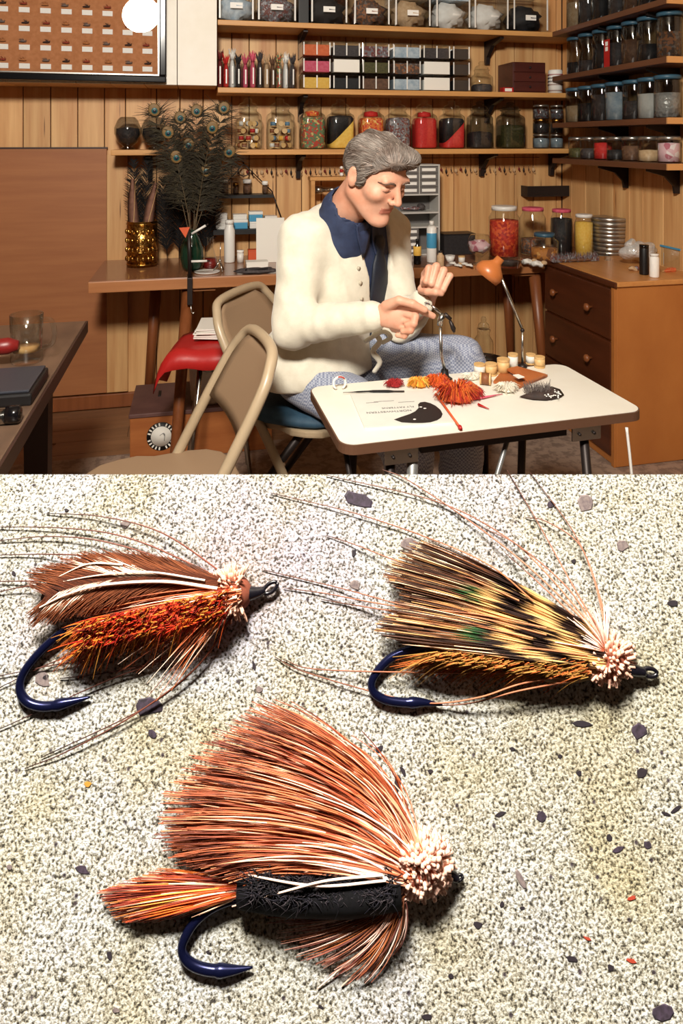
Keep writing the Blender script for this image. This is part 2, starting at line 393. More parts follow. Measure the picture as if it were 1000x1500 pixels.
# ------------------------------------------------------------------ framed fly collection
FY = 3.205
fA, fB = PY(-60, 100, FY), PY(243, 122, FY)
fx0, fx1, fz0, fz1 = -1.15, PY(243, 60, FY).x, PY(243, 121, FY).z, 2.25
fr = thing('fly_display_frame', 'black glazed frame of labelled fishing flies hung on the cream planks', 'picture frame', ((fx0 + fx1) / 2, 3.235, fz0))
fr.rotation_euler = (R(1.2), 0, R(2.6))
fw, fh = fx1 - fx0, fz1 - fz0
def fbox(a, b_, n, m, **k): return MB().box(a, b_).build(n, m, fr, world=False, **k)
h2 = fw / 2
mat('cork', (176, 112, 66), 0.8, c2=(190, 126, 80), scale=60)
fbox((-h2 + 0.03, -0.022, 0.03), (h2 - 0.03, -0.014, fh - 0.03), 'backing', 'cork')
for (a, b_) in (((-h2, -0.05, 0), (h2, -0.008, 0.032)), ((-h2, -0.05, fh - 0.032), (h2, -0.008, fh)), ((-h2, -0.05, 0.0325), (-h2 + 0.032, -0.008, fh - 0.0325)), ((h2 - 0.032, -0.05, 0.0325), (h2, -0.008, fh - 0.0325))):
    fbox(a, b_, 'frame_rail', 'black_gloss', bevel=0.006)
for (a, b_) in (((-h2 + 0.032, -0.047, 0.0325), (h2 - 0.033, -0.04, 0.038)), ((h2 - 0.038, -0.047, 0.0385), (h2 - 0.0325, -0.04, fh - 0.033))):
    fbox(a, b_, 'inner_lip', 'steel')
fbox((-h2 + 0.033, -0.039, 0.033), (h2 - 0.039, -0.037, fh - 0.033), 'glass_pane', 'pane')
FC = ['fly_a', 'fly_b', 'fly_c', 'fly_d']
mat('fly_a', (60, 40, 34), 0.9); mat('fly_b', (150, 60, 40), 0.9); mat('fly_c', (186, 120, 70), 0.9); mat('fly_d', (120, 104, 96), 0.9)
lab = MB().box((-0.022, -0.0245, 0), (0.022, -0.0222, 0.023)).build('name_label', 'label_white', fr, world=False)
fl_me = []
for q in range(4):
    m_ = MB()
    m_.tube([(-0.016, 0, 0), (0.002, -0.002, 0.002), (0.014, 0, 0.001)], [0.002, 0.005, 0.002], 5)
    for k in range(9):
        a = R(random.uniform(20, 160)); m_.tube([(0.008, 0, 0.001), (0.008 + 0.02 * math.cos(a) - 0.01, random.uniform(-.004, .004), 0.016 * math.sin(a))], [0.0012, 0.0004], 3)
    o = m_.build('mounted_fly', FC[q], fr, world=False); o.location = (0, -0.02, -5); fl_me.append(o)
first = [True] * 5
px0 = wx(28, FY) - wx(0, FY)
for r_ in range(9):
    for c_ in range(12):
        xx = h2 - 0.085 - c_ * 0.0875; zz = 0.052 + r_ * 0.083
        if xx < -h2 + 0.06: continue
        for src, is_lab in ((lab, True), (fl_me[(r_ * 5 + c_ * 3) % 4], False)):
            k = 4 if is_lab else (r_ * 5 + c_ * 3) % 4
            o = src if first[k] else src.copy()
            if not first[k]: COL.objects.link(o)
            first[k] = False
            o.location = (xx, 0, zz) if is_lab else (xx + random.uniform(-.006, .006), -0.029, zz + 0.036)
# ------------------------------------------------------------------ camera-frame helper: r metres to the right, f metres ahead
def CF(r, f, z=0.0): return Vector((r * CA + f * SA, -r * SA + f * CA, z))
def ang(r, f): d = CF(r, f); return math.atan2(d.y, d.x)

# ------------------------------------------------------------------ dark table at the left
TX, TY0, TY1 = -0.352, 0.95, 2.32
lt = thing('side_table', 'dark worn wooden table holding the glass mug', 'table', (-0.95, 1.65, 0))
MB().box((-1.6, TY0, 0.705), (TX, TY1, 0.74)).build('tabletop', 'table_dark', lt, bevel=0.003)
MB().box((TX + 0.0003, TY0, 0.703), (TX + 0.006, TY1, 0.739)).build('edge_band', 'table_edge', lt)
MB().box((-1.5, TY0 + 0.07, 0.63), (TX - 0.09, TY1 - 0.08, 0.7045)).build('apron', 'table_edge', lt)
for xx in (-1.48, TX - 0.12):
    for yy in (TY0 + 0.1, TY1 - 0.12):
        MB().box((xx - 0.03, yy - 0.03, 0.0185), (xx + 0.03, yy + 0.03, 0.6295), taper=1.2).build('leg', 'table_edge', lt)
# glass mug
p = PZ(39, 530, 0.74)
mg = thing('glass_mug', 'clear glass beer mug with a handle, nearly empty, on the dark table', 'mug', p + Vector((0, 0, .0005)), -YAW)
hh = 0.128; r0 = 0.040
MB().lathe([(0.0, 0.001), (r0 * .92, 0), (r0, 0.008), (r0 * .98, hh * .5), (r0 * 1.04, hh), (r0 * .96, hh), (r0 * .9, hh * .5), (r0 * .88, 0.03), (0, 0.026)], 24).build('mug_body', 'glass', mg, world=False)
MB().tube(spline([(r0 * .98, 0, hh * .88), (r0 + .025, 0, hh * .86), (r0 + .034, 0, hh * .62), (r0 + .028, 0, hh * .38), (r0 * .98, 0, hh * .30)], 6), 0.0065, 10).build('handle', 'glass', mg, world=False)
mat('beer', (196, 142, 86), 0.1, c2=(220, 176, 120), scale=40)
MB().lathe([(0, 0.0265), (r0 * .86, 0.0305), (r0 * .86, 0.041), (0, 0.041)], 20).build('drink', 'beer', mg, world=False)
# black case, torch and pouch
p = PZ(8, 578, 0.74)
cs = thing('black_case', 'flat black case lying on the dark table beside the mug', 'case', (p.x, p.y, 0.7405), 0)
MB().box((-0.11, -0.085, 0), (0.075, 0.095, 0.028)).build('case_body', 'black', cs, world=False, bevel=0.006)
mat('case_lid', (52, 54, 62), 0.4)
MB().box((-0.104, -0.079, 0.0283), (0.069, 0.089, 0.034)).build('lid', 'case_lid', cs, world=False, bevel=0.002)
p = PZ(5, 622, 0.74)
tr_ = thing('torch', 'chrome pocket torch with black head lying beside the black case', 'torch', (p.x, p.y, 0.7405))
MB().tube([(-0.12, 0, 0.016), (0.005, 0, 0.016)], 0.0155, 16).build('barrel', 'steel', tr_, world=False)
MB().tube([(0.0052, 0, 0.019), (0.03, 0, 0.019), (0.034, 0, 0.019)], [0.0185, 0.0185, 0.013], 16).build('head', 'black_gloss', tr_, world=False)
p = PZ(-12, 553, 0.74)
o = MB().tube([(p.x - 0.04, p.y + .06, 0.797), (p.x + 0.02, p.y + .07, 0.797), (p.x + .045, p.y + .07, .797)], [0.02, 0.022, 0.012], 12).build('eyeglass_case', 'dark_red')
tag(o, 'dark red rounded eyeglass case resting on the black case', 'case'); o.location.z = -0.0005

# ------------------------------------------------------------------ folding chairs
def folding_chair(name, label, c, face, cushion=False, hw=0.17, sw=0.19):
    t = thing(name, label, 'chair', (c.x, c.y, 0.027), face, None)
    m = 'chair_tan'
    def tp(z, off=0.0): return 0.20 - (z / 0.80) * 0.44 + off          # the long tube: front foot to top rail
    pts = [(tp(0.0), -hw, 0.0), (tp(0.35), -hw, 0.35), (tp(0.66), -hw, 0.66), (tp(0.75), -hw + .03, 0.75), (tp(0.785), -hw + .09, 0.785),
           (tp(0.785), hw - .09, 0.785), (tp(0.75), hw - .03, 0.75), (tp(0.66), hw, 0.66), (tp(0.35), hw, 0.35), (tp(0.0), hw, 0.0)]
    MB().tube(spline(pts, 5), 0.0145, 10).build('back_tube', m, t, world=False)
    v, f = [], []                                                       # backrest sheet, a little dished
    n = 8
    rows = [(0.595, .92), (0.62, .93), (0.66, .93), (0.70, .90), (0.745, .76), (0.775, .5)]
    for z, k in rows:
        for i in range(n + 1):
            s_ = -1 + 2 * i / n; v.append((tp(z) - 0.012 * (1 - s_ * s_), s_ * hw * k, z))
    nr = len(rows)
    bb = MB()
    v2 = [(a - 0.004, b_, c_) for a, b_, c_ in v]
    for i in range(nr - 1):
        for k in range(n): f.append((i * (n + 1) + k, i * (n + 1) + k + 1, (i + 1) * (n + 1) + k + 1, (i + 1) * (n + 1) + k))
    off = len(v); per = [k for k in range(n + 1)] + [i * (n + 1) + n for i in range(1, nr)] + [(nr - 1) * (n + 1) + k for k in range(n - 1, -1, -1)] + [i * (n + 1) for i in range(nr - 2, 0, -1)]
    f2 = [tuple(reversed([i + off for i in q])) for q in f] + [(per[i], per[i - 1], per[i - 1] + off, per[i] + off) for i in range(len(per))]
    bb.add(v + v2, f + f2, True); bb.build('backrest', 'chair_pan', t, world=False)
    # seat pan
    sp = []
    for k in range(28):
        a = 2 * math.pi * k / 28; ca, sa = math.cos(a), math.sin(a); q = (abs(ca) ** 4 + abs(sa) ** 4) ** -0.25
        sp.append((0.02 + 0.19 * q * ca, sw * q * sa * (1.0 if ca > 0 else 0.9), 0.425))
    MB().prism(sp, (0, 0, 0.022)).build('seat', 'chair_tan' if cushion else 'chair_pan', t, world=False, bevel=0.006)
    if cushion:
        v, f = [], []
        m_ = MB()
        prof = [(0.0, 0.4475), (0.95, 0.4475), (1.03, 0.460), (1.02, 0.474), (0.93, 0.484), (0.0, 0.487)]
        for r_, z in prof:
            for k in range(32):
                a = 2 * math.pi * k / 32; ca, sa = math.cos(a), math.sin(a); q = (abs(ca) ** 3.4 + abs(sa) ** 3.4) ** (-1 / 3.4)
                v.append((0.02 + 0.19 * q * ca * r_, sw * q * sa * r_, z))
        for i in range(len(prof) - 1):
            for k in range(32): k2 = (k + 1) % 32; f.append((i * 32 + k, i * 32 + k2, (i + 1) * 32 + k2, (i + 1) * 32 + k))
        m_.add(v, f, True); m_.build('seat_pad', 'cushion_blue', t, world=False)
    # crossing rear legs (a second U) and stretchers
    lx = lambda z: -0.22 + z / 0.42 * 0.30
    for s_ in (-1, 1):
        yy = s_ * (hw - 0.03)
        MB().tube([(lx(0.42), yy, 0.42), (lx(0.0), yy, 0.0)], 0.0125, 10).build('leg', m if not cushion else 'dark_metal', t, world=False)
        MB().tube([(lx(0.30), yy, 0.30), (tp(0.30), s_ * hw * .98, 0.33)], 0.006, 6).build('brace', 'chair_pan', t, world=False)
    MB().tube([(lx(0.12), -hw + .03, 0.12), (lx(0.12), hw - .03, 0.12)], 0.009, 8).build('stretcher', m if not cushion else 'dark_metal', t, world=False)
    MB().tube([(tp(0.14), -hw, 0.14), (tp(0.14), hw, 0.14)], 0.009, 8).build('stretcher', m, t, world=False)
    return t
folding_chair('folding_chair', 'empty tan metal folding chair with a bare seat', CF(-0.424, 1.67), ang(-0.92, -0.39))
folding_chair('folding_chair', 'tan metal folding chair with a blue seat pad, under the seated man', CF(-0.135, 2.205), ang(0.93, -0.36), True, 0.20, 0.21)

# ------------------------------------------------------------------ white folding table
TZ = 0.69
Np = (0.0, 1.40); uu = (0.969, 0.249); vv = (-0.249, 0.969); TL, TD = 0.745, 0.35
def TT(a, b_, z=0.0): return CF(Np[0] + uu[0] * a + vv[0] * b_, Np[1] + uu[1] * a + vv[1] * b_, z)
tcen = TT(TL / 2, TD / 2)
wt = thing('folding_table', 'low white-topped folding table with a brown edge in front of the seated man', 'table', (tcen.x, tcen.y, 0.0185))
def rrect(a0, a1, b0, b1, r, n=6):
    out = []
    for (ca, cb, s0) in ((a1 - r, b1 - r, 0), (a0 + r, b1 - r, 90), (a0 + r, b0 + r, 180), (a1 - r, b0 + r, 270)):
        for k in range(n + 1): q = R(s0 + 90 * k / n); out.append((ca + r * math.cos(q), cb + r * math.sin(q)))
    return out
MB().prism([TT(a, b_, TZ - 0.022) for a, b_ in rrect(0, TL, 0, TD, 0.035)], (0, 0, 0.0205)).build('edge_board', 'brown_trim', wt)
MB().prism([TT(a, b_, TZ - 0.0013) for a, b_ in rrect(0.003, TL - .003, 0.003, TD - .003, 0.033)], (0, 0, 0.0013)).build('white_top', 'formica', wt)
def tbox(a0, a1, b0, b1, z0, z1, n, m, **k):
    P = [TT(a0, b0, z0), TT(a1, b0, z0), TT(a1, b1, z0), TT(a0, b1, z0)]; return MB().prism(P, (0, 0, z1 - z0)).build(n, m, wt, **k)
for a in (0.10, 0.555):
    tbox(a, a + 0.075, 0.012, 0.016, TZ - 0.058, TZ - 0.0225, 'bracket_plate', 'steel')
    for q in (0.018, 0.056):
        pp = TT(a + q, 0.0115, TZ - 0.042); pq = TT(a + q, 0.0075, TZ - 0.042); MB().cyl(pp, pq, 0.0035, n=8).build('rivet', 'dark_metal', wt)
tbox(0.185, TL - 0.2, 0.02, 0.035, TZ - 0.045, TZ - 0.0225, 'front_rail', 'dark_metal')
for (a, b0, a2, b2) in ((0.12, 0.04, 0.10, -0.03), (0.60, 0.04, 0.62, -0.03), (0.12, TD - .04, 0.1, TD + .03), (0.60, TD - .04, 0.62, TD + .03)):
    MB().tube([TT(a, b0, TZ - 0.0225), TT(a2, b2, 0.0195)], 0.011, 10).build('leg', 'dark_metal', wt)
MB().tube([TT(0.17, 0.03, TZ - 0.0225), TT(0.165, 0.03, 0.45), TT(0.165, 0.03, 0.0195)], 0.013, 8).build('leg', 'grey_metal', wt)
MB().tube([TT(0.42, 0.05, TZ - 0.0225), TT(0.36, 0.05, TZ - 0.20), TT(0.20, 0.05, TZ - 0.45)], 0.006, 8).build('brace', 'grey_metal', wt)
MB().tube([TT(0.02, 0.05, TZ - 0.0225), TT(0.05, 0.05, TZ - 0.20), TT(0.06, 0.05, TZ - 0.4)], 0.006, 8).build('brace', 'dark_metal', wt)
# lamp flex hanging down from the table
p0, p1 = TT(0.66, 0.03, TZ - 0.03), None
cd = spline([TT(0.685, -0.008, TZ - 0.03), TT(0.69, -0.012, TZ - 0.09), TT(0.70, -0.012, TZ - 0.17), TT(0.72, -0.012, TZ - 0.28), TT(0.74, -0.01, 0.3), TT(0.735, 0.0, 0.06), TT(0.78, 0.03, 0.026), TT(0.86, 0.08, 0.024), TT(0.95, 0.2, 0.024)], 6)
tag(MB().tube(cd, 0.0035, 6).build('lamp_cord', 'white_plastic'), 'white lamp cord hanging from the white table edge', 'cord')

# ------------------------------------------------------------------ chest, bucket, stool, bag under the desk
cA, cB = PZ(190, 607, 0.215), PZ(400, 596, 0.215)
chst = thing('wooden_chest', 'low wooden chest with a round paper sticker under the desk', 'chest', ((cA.x + cB.x) / 2, 2.85, 0.0185))
cy0 = cA.y; cx0, cx1 = cA.x, cB.x
mat('chest_wood', (150, 84, 40), 0.5, c2=(172, 104, 54), scale=3, stretch=(0.8, 6, 6))
mat('chest_lid', (92, 62, 58), 0.5, c2=(106, 74, 68), scale=10)
MB().box((cx0, cy0, 0.0185), (cx1, cy0 + 0.33, 0.198)).build('chest_body', 'chest_wood', chst, bevel=0.003)
MB().box((cx0 - 0.004, cy0 - 0.006, 0.1985), (cx1 + 0.004, cy0 + 0.335, 0.215)).build('lid', 'chest_lid', chst, bevel=0.003)
pk = PZ(234, 577, 0.215); MB().box((pk.x - .006, pk.y - .03, 0.2153), (pk.x + .006, pk.y + .03, 0.219)).build('lid_catch', 'black', chst)
ps = PY(236, 639, cy0)
st_ = MB().cyl((ps.x, cy0 - 0.0004, ps.z), (ps.x, cy0 - 0.002, ps.z), 0.058, n=32).build('sticker', 'black', chst)
MB().cyl((ps.x, cy0 - 0.0021, ps.z), (ps.x, cy0 - 0.0026, ps.z), 0.041, n=32).build('sticker_centre', 'white_paper', chst)
for k in range(22):                                                     # ring of pale marks around the sticker
    if k % 6 == 5: continue
    a = 2 * math.pi * k / 22; cxk, czk = ps.x + 0.0495 * math.cos(a), ps.z + 0.0495 * math.sin(a)
    M_ = Matrix.Translation((cxk, cy0 - 0.0024, czk)) @ Matrix.Rotation(-a, 4, 'Y')
    MB().box((-0.006, -0.0003, -0.003), (0.006, 0.0003, 0.003), M=M_).build('sticker_mark', 'white_paper', chst)
# a small heron-like grey figure in the middle of the sticker
MB().tube(spline([(ps.x + .012, cy0 - .003, ps.z - .018), (ps.x + .014, cy0 - .003, ps.z + .002), (ps.x + .008, cy0 - .003, ps.z + .012), (ps.x - .006, cy0 - .003, ps.z + .004)], 5), [0.0015] * 6 + [0.003] * 5 + [0.001] * 5, 6).build('sticker_figure', 'grey_metal', chst)

pb = PZ(303, 608, 0.2155)
bk = thing('plastic_bucket', 'pale grey plastic bucket standing on the wooden chest', 'bucket', (pb.x + .01, pb.y + .17, 0.2155))
MB().lathe([(0, 0.001), (0.068, 0), (0.074, 0.01), (0.088, 0.20), (0.093, 0.205), (0.093, 0.213), (0.086, 0.213), (0.07, 0.012), (0, 0.012)], 28).build('pail', 'white_plastic', bk, world=False)
MB().tube(spline([(-0.09, 0, .2), (-.06, -.07, .17), (0, -.1, .15), (.06, -.07, .17), (.09, 0, .2)], 5), 0.0025, 6).build('handle', 'steel', bk, world=False)

ps_ = PZ(320, 500, 0.56)
sto = thing('stool', 'black round stool with chrome legs under the desk', 'stool', (ps_.x, ps_.y, 0.0185))
zz = 0.56 - 0.0185
MB().lathe([(0, zz - .045), (0.12, zz - .045), (0.155, zz - .035), (0.16, zz - .015), (0.15, zz - .002), (0, zz)], 28).build('seat', 'black', sto, world=False)
for k in range(4):
    a = R(45 + 90 * k); MB().tube([(0.09 * math.cos(a), .09 * math.sin(a), zz - .046), (0.17 * math.cos(a), .17 * math.sin(a), 0.001)], 0.008, 8).build('leg', 'steel', sto, world=False)
bag = thing('red_folder', 'shiny red plastic folder hanging over the black stool', 'folder', (ps_.x, ps_.y, 0.5605))
v, f = [], []
nx, ny = 14, 6
for i in range(nx + 1):
    for j in range(ny + 1):
        s_ = -0.24 + 0.38 * i / nx; d_ = -0.215 + 0.315 * j / ny
        drop = 0.0
        if s_ < -0.15: drop = (-0.15 - s_) * 1.5 * (1.2 - 0.5 * abs(d_) / .19)
        xx = -0.172 + (s_ + .172) * .4 if s_ < -.172 else s_
        if d_ < -.165: drop += (-.165 - d_) * 1.1; d_ = -.165 + (d_ + .165) * .45
        v.append((xx, d_, 0.010 - drop + 0.004 * math.sin(i * 1.3 + j)))
for i in range(nx):
    for j in range(ny): a = i * (ny + 1) + j; f.append((a, a + 1, a + ny + 2, a + ny + 1))
o_ = MB().add(v, f, True).build('cover', 'red', bag, world=False)
sm_ = o_.modifiers.new('thick', 'SOLIDIFY'); sm_.thickness = 0.003
o_.rotation_euler.z = -YAW; o_.location.x = .0
pp_ = thing('paper_stack', 'stack of loose white papers on the red folder', 'papers', (ps_.x + .035, ps_.y + .02, 0.5835))
for k in range(6):
    MB().box((-0.11, -0.085, 0.007 * k), (0.115, 0.085, 0.007 * k + 0.005), rz=R(random.uniform(-9, 9)) - YAW).build('sheet', 'white_paper', pp_, world=False)
# ------------------------------------------------------------------ things on the shelves
def cm(name, a, b_, c=None, scale=60, rough=0.7, kind='voronoi'):
    mat(name, a, rough, c2=b_, c3=c, scale=scale, kind=kind, lo_=0.33, hi_=0.66); return name
cm('c_green', (96, 120, 84), (176, 60, 44), (196, 176, 110), 120); cm('c_orange', (226, 120, 50), (206, 60, 44), (240, 190, 110), 120); cm('c_grey', (120, 116, 120), (120, 62, 56), (176, 172, 174), 120)
cm('c_red', (190, 28, 26), (208, 44, 38), None, 90, kind='noise'); cm('c_yellow', (232, 178, 66), (240, 198, 96), None, 90, kind='noise'); cm('c_black', (22, 20, 22), (36, 32, 34), None, 90, kind='noise')
cm('c_dkgrey', (52, 46, 46), (78, 70, 70), None, 90, kind='noise'); cm('c_olive', (64, 60, 30), (96, 90, 46), None, 90, kind='noise'); cm('c_brown', (84, 56, 40), (120, 84, 60), None, 60, kind='noise')
cm('c_tan', (186, 150, 110), (206, 176, 140), None, 60, kind='noise'); cm('c_white', (226, 222, 214), (240, 238, 232), None, 30, kind='noise'); cm('c_blue', (150, 172, 190), (206, 216, 222), None, 30, kind='noise')
cm('c_pink', (206, 70, 96), (222, 104, 128), None, 60, kind='noise'); cm('c_rust', (214, 96, 50), (228, 120, 70), None, 60, kind='noise'); cm('c_mix', (90, 70, 60), (150, 96, 60), (118, 108, 102), 110); cm('c_maroon', (100, 26, 26), (130, 40, 36), None, 60, kind='noise')
cm('c_nuts', (176, 110, 46), (120, 70, 36), (206, 150, 80), 55); cm('c_redmix', (196, 50, 30), (222, 92, 44), (170, 34, 24), 90); cm('c_foil', (220, 180, 186), (236, 222, 222), (190, 110, 126), 40)

def half(o, co, no):                                     # keep one side of a slanting plane
    bm = bmesh.new(); bm.from_mesh(o.data); r_ = bmesh.ops.bisect_plane(bm, geom=bm.verts[:] + bm.edges[:] + bm.faces[:], plane_co=co, plane_no=no, clear_outer=True)
    es = [e for e in r_['geom_cut'] if isinstance(e, bmesh.types.BMEdge)]
    bmesh.ops.holes_fill(bm, edges=es); bm.to_mesh(o.data); bm.free(); return o
def stopper_jar(px, label, fill, r=0.066, h=0.160, lvl=1.0, fill2=None, neck=None, Y=3.375, z=Z3, g='glass', name='stoppered_jar'):
    t = thing(name, label, 'jar', (wx(px, Y), Y, z + 0.0005), R(random.uniform(-4, 4)))
    MB().lathe([(0, .002), (r * .94, 0), (r, .008), (r, h), (r * .94, h + .012), (r * .66, h + .026), (r * .62, h + .040), (r * .70, h + .044), (r * .70, h + .050)], 28, sq=.35).build('glass_body', g, t, world=False)
    MB().lathe([(0, h + .0505), (r * .60, h + .0505), (r * .72, h + .056), (r * .60, h + .068), (r * .28, h + .076), (r * .34, h + .086), (r * .22, h + .094), (0, h + .096)], 22).build('stopper', g, t, world=False)
    if fill:
        ri = r * .93; top = h * lvl
        c = MB().lathe([(0, .004), (ri * .95, .004), (ri, .012), (ri, top - .012), (ri * .85, top), (0, top + .006)], 26, sq=.35).build('contents', fill, t, world=False)
        if fill2:
            c2 = c.copy(); c2.data = c.data.copy(); COL.objects.link(c2); c2.parent = t; newmat(c2, fill2)
            half(c, (0, 0, h * .55), (-0.7, 0, .7)); half(c2, (0, 0, h * .55), (0.7, 0, -.7))
    if neck: MB().lathe([(0, h * lvl + .007), (r * .6, h * lvl + .007), (r * .55, h + .03), (0, h + .038)], 16).build('contents', neck, t, world=False)
    return t
stopper_jar(363, 'stoppered glass jar of loose thread spools beside the peacock feathers', None, r=.068)
stopper_jar(410, 'stoppered glass jar of thread spools beside the jar of green and red feathers', None, r=.070)
stopper_jar(457, 'stoppered glass jar packed with green, red and cream feathers', 'c_green', r=.065, neck='c_orange')
stopper_jar(498, 'stoppered glass jar holding black and yellow feathers side by side', 'c_yellow', r=.068, fill2='c_black', lvl=1.05)
stopper_jar(543, 'stoppered glass jar of orange, red and cream feathers', 'c_orange', r=.064, neck='c_red')
stopper_jar(582, 'stoppered glass jar of grey and red odds and ends', 'c_grey', r=.062)
stopper_jar(621, 'stoppered glass jar filled with bright red feathers only', 'c_red', r=.062, neck='c_red')
stopper_jar(661, 'stoppered glass jar split between black and red feathers', 'c_red', r=.063, fill2='c_black')
stopper_jar(702, 'smoky stoppered jar of dark grey fur', 'c_dkgrey', r=.063, lvl=.55, g='glass_smoke')
stopper_jar(747, 'smoky stoppered jar of dull olive fur', 'c_olive', r=.068, lvl=.78, g='glass_smoke')
# thread spools inside two of the jars
SPC = ['spool_red', 'spool_yellow', 'spool_white', 'spool_brown', 'spool_blue']
for n_, c_ in zip(SPC, [(176, 36, 34), (226, 168, 60), (226, 222, 214), (130, 78, 44), (96, 130, 156)]): mat(n_, c_, 0.6)
def spool(label, loc, rot, col, r=.013, h=.028, group=None, name='thread_spool', wood='spool_wood'):
    t = thing(name, label, 'spool', loc, 0, group); t.rotation_euler = rot
    MB().lathe([(0, 0), (r, 0), (r, h * .14), (r * .6, h * .22), (r * .6, h * .78), (r, h * .86), (r, h), (0, h)], 14, smooth=False).build('wooden_core', wood, t, world=False)
    MB().lathe([(r * .62, h * .15), (r * .97, h * .17), (r * .97, h * .83), (r * .62, h * .85)], 14).build('thread', col, t, world=False)
    return t
protos = {}
rs_ = random.Random(3)
for px, rr, lb in ((363, .068, 'thread spool inside the jar beside the peacock feathers'), (410, .070, 'thread spool inside the jar beside the green and red feathers')):
    cxj = wx(px, 3.375); zl = Z3 + .006
    for layer in range(4):
        for q in range(6):
            a = 2 * math.pi * (q + .5 * layer) / 6; loc = (cxj + .040 * math.cos(a), 3.375 + .040 * math.sin(a), zl + layer * .036)
            if math.sin(a) > .6: continue                                   # the back of the jar shows nothing
            col = SPC[rs_.randrange(5)]
            rx_ = (0.0, 0.0) if rs_.random() < .4 else (R(90), 0.0)
            rz_ = R(rs_.uniform(-40, 40))
            if rx_[0]: rz_ += R(90) * rs_.choice((-1, 0, 1)); loc = (loc[0] - math.sin(rz_) * .014, loc[1] + math.cos(rz_) * .014, loc[2] + .0135)
            lc = col.split('_')[1] + ' ' + lb
            if col not in protos: protos[col] = spool(lc, loc, (rx_[0], 0, rz_), col, group='spools in glass jars')
            else: dup(protos[col], loc, rz_, lc, 'spools in glass jars', rx=rx_)
# stacks of small lidded jars at the shelf end
def lid_jar(name, label, loc, r, h, fill, lidm, lvl=.8, lid_h=.014, g='glass', group=None, neck=.9, squat=0.0):
    t = thing(name, label, 'jar', loc, 0, group)
    MB().lathe([(0, .002), (r * .94, 0), (r, .006), (r, h * .84), (r * neck, h * .95), (r * neck, h)], 22, sq=squat).build('glass_body', g, t, world=False)
    MB().lathe([(0, h), (r * neck + .002, h + .0002), (r * neck + .002, h + lid_h), (r * neck * .9, h + lid_h + .002), (0, h + lid_h + .002)], 22).build('lid', lidm, t, world=False)
    if fill: MB().lathe([(0, .004), (r * .92, .005), (r * .93, h * lvl), (0, h * lvl + .004)], 20, sq=squat).build('contents', fill, t, world=False)
    return t
for i_, (px, Y) in enumerate(((792, 3.36), (815, 3.37))):
    zz = Z3 + .0005
    for k, (f_, l_) in enumerate((('c_blue', 'blue-grey'), ('c_dkgrey', 'dark'), ('c_grey', 'speckled'))):
        lid_jar('storage_jar', ['squat glass jar of %s bits in the stack beside the olive fur jar', 'squat glass jar of %s bits in the stack tucked into the corner'][i_] % l_, (wx(px, Y), Y, zz), [.044, .036][i_], .068, f_, ['tin', 'brass', 'tin'][k], lid_h=.009, g='glass_smoke'); zz += .0800
# dark round glass bowls at the left end of the shelf
for px, lb in ((187, 'dark round glass globe at the bare end of the jar shelf'), (226, 'dark round glass globe half hidden behind peacock feathers')):
    t = thing('glass_globe', lb, 'glass globe', (wx(px, 3.36), 3.36, Z3 + .0005))
    MB().lathe([(0, .002), (.03, 0), (.034, .006), (.02, .014), (.045, .035), (.062, .075), (.062, .105), (.048, .140), (.036, .155)], 26).build('glass_body', 'glass_smoke', t, world=False)
    MB().lathe([(0, .022), (.040, .036), (.056, .075), (.054, .1), (0, .11)], 20).build('contents', 'c_dkgrey', t, world=False)

# big clear boxes on the upper shelf
def big_box(pa, pb_, label, fill, top=None, lab=True, Y=3.275, h=.20):
    xa, xb = wx(pa, Y), wx(pb_, Y)
    t = thing('storage_box', label, 'storage box', ((xa + xb) / 2, Y + .1, Z1 + .0005)); w_ = (xb - xa) / 2
    MB().box((-w_, -.1, 0), (w_, .1, h)).build('plastic_case', 'plastic_clear', t, world=False, bevel=.006)
    MB().ell((0, -.005, h * .36), (w_ * .93, .088, h * .33), 16, 10, bumpy=.5, fr=35).build('contents', fill, t, world=False)
    if top: MB().box((-w_ * .94, -.092, h * .74), (w_ * .94, .09, h * .95)).build('contents', top, t, world=False)
    if lab: MB().box((-.030, -.1025, h * .30), (.030, -.1008, h * .30 + .028)).build('name_label', 'label_white', t, world=False)
    MB().box((-w_ * 1.01, -.102, h + .0005), (w_ * 1.01, .102, h + .014)).build('lid', 'plastic_clear', t, world=False, bevel=.003)
    for s_ in (-1, 1): MB().box((s_ * w_ * .93 - .004, -.1022, .01), (s_ * w_ * .93 + .004, -.1006, h - .01)).build('corner_strip', 'white_plastic', t, world=False)
BB = [(320, 372, 'pale blue fluff, next to the cream planks', 'c_blue', None), (377, 434, 'grey feathers, next to the pale blue fluff', 'c_grey', None), (455, 509, 'black fur with a rust layer on top', 'c_black', 'c_rust'), (518, 571, 'brown and orange feathers', 'c_mix', None),
      (578, 631, 'off-white wool', 'c_tan', 'c_white'), (638, 689, 'white and pale blue down', 'c_white', 'c_blue'), (694, 745, 'white packets, next to the down', 'c_white', None), (751, 803, 'very dark fur, next to the white packets', 'c_black', None)]
for pa, pb_, tx, f_, tp_ in BB: big_box(pa, pb_, 'clear plastic storage box of ' + tx, f_, tp_, lab=(pa not in (638, 694)))
t = thing('storage_box', 'narrow solid black box between the grey feathers and the black fur', 'storage box', (wx(444.5, 3.3), 3.38, Z1 + .0005)); MB().box((-.026, -.09, 0), (.026, .09, .19)).build('box_body', 'black', t, world=False, bevel=.003); MB().box((-.027, -.091, .1905), (.027, .091, .2)).build('lid', 'black_gloss', t, world=False)

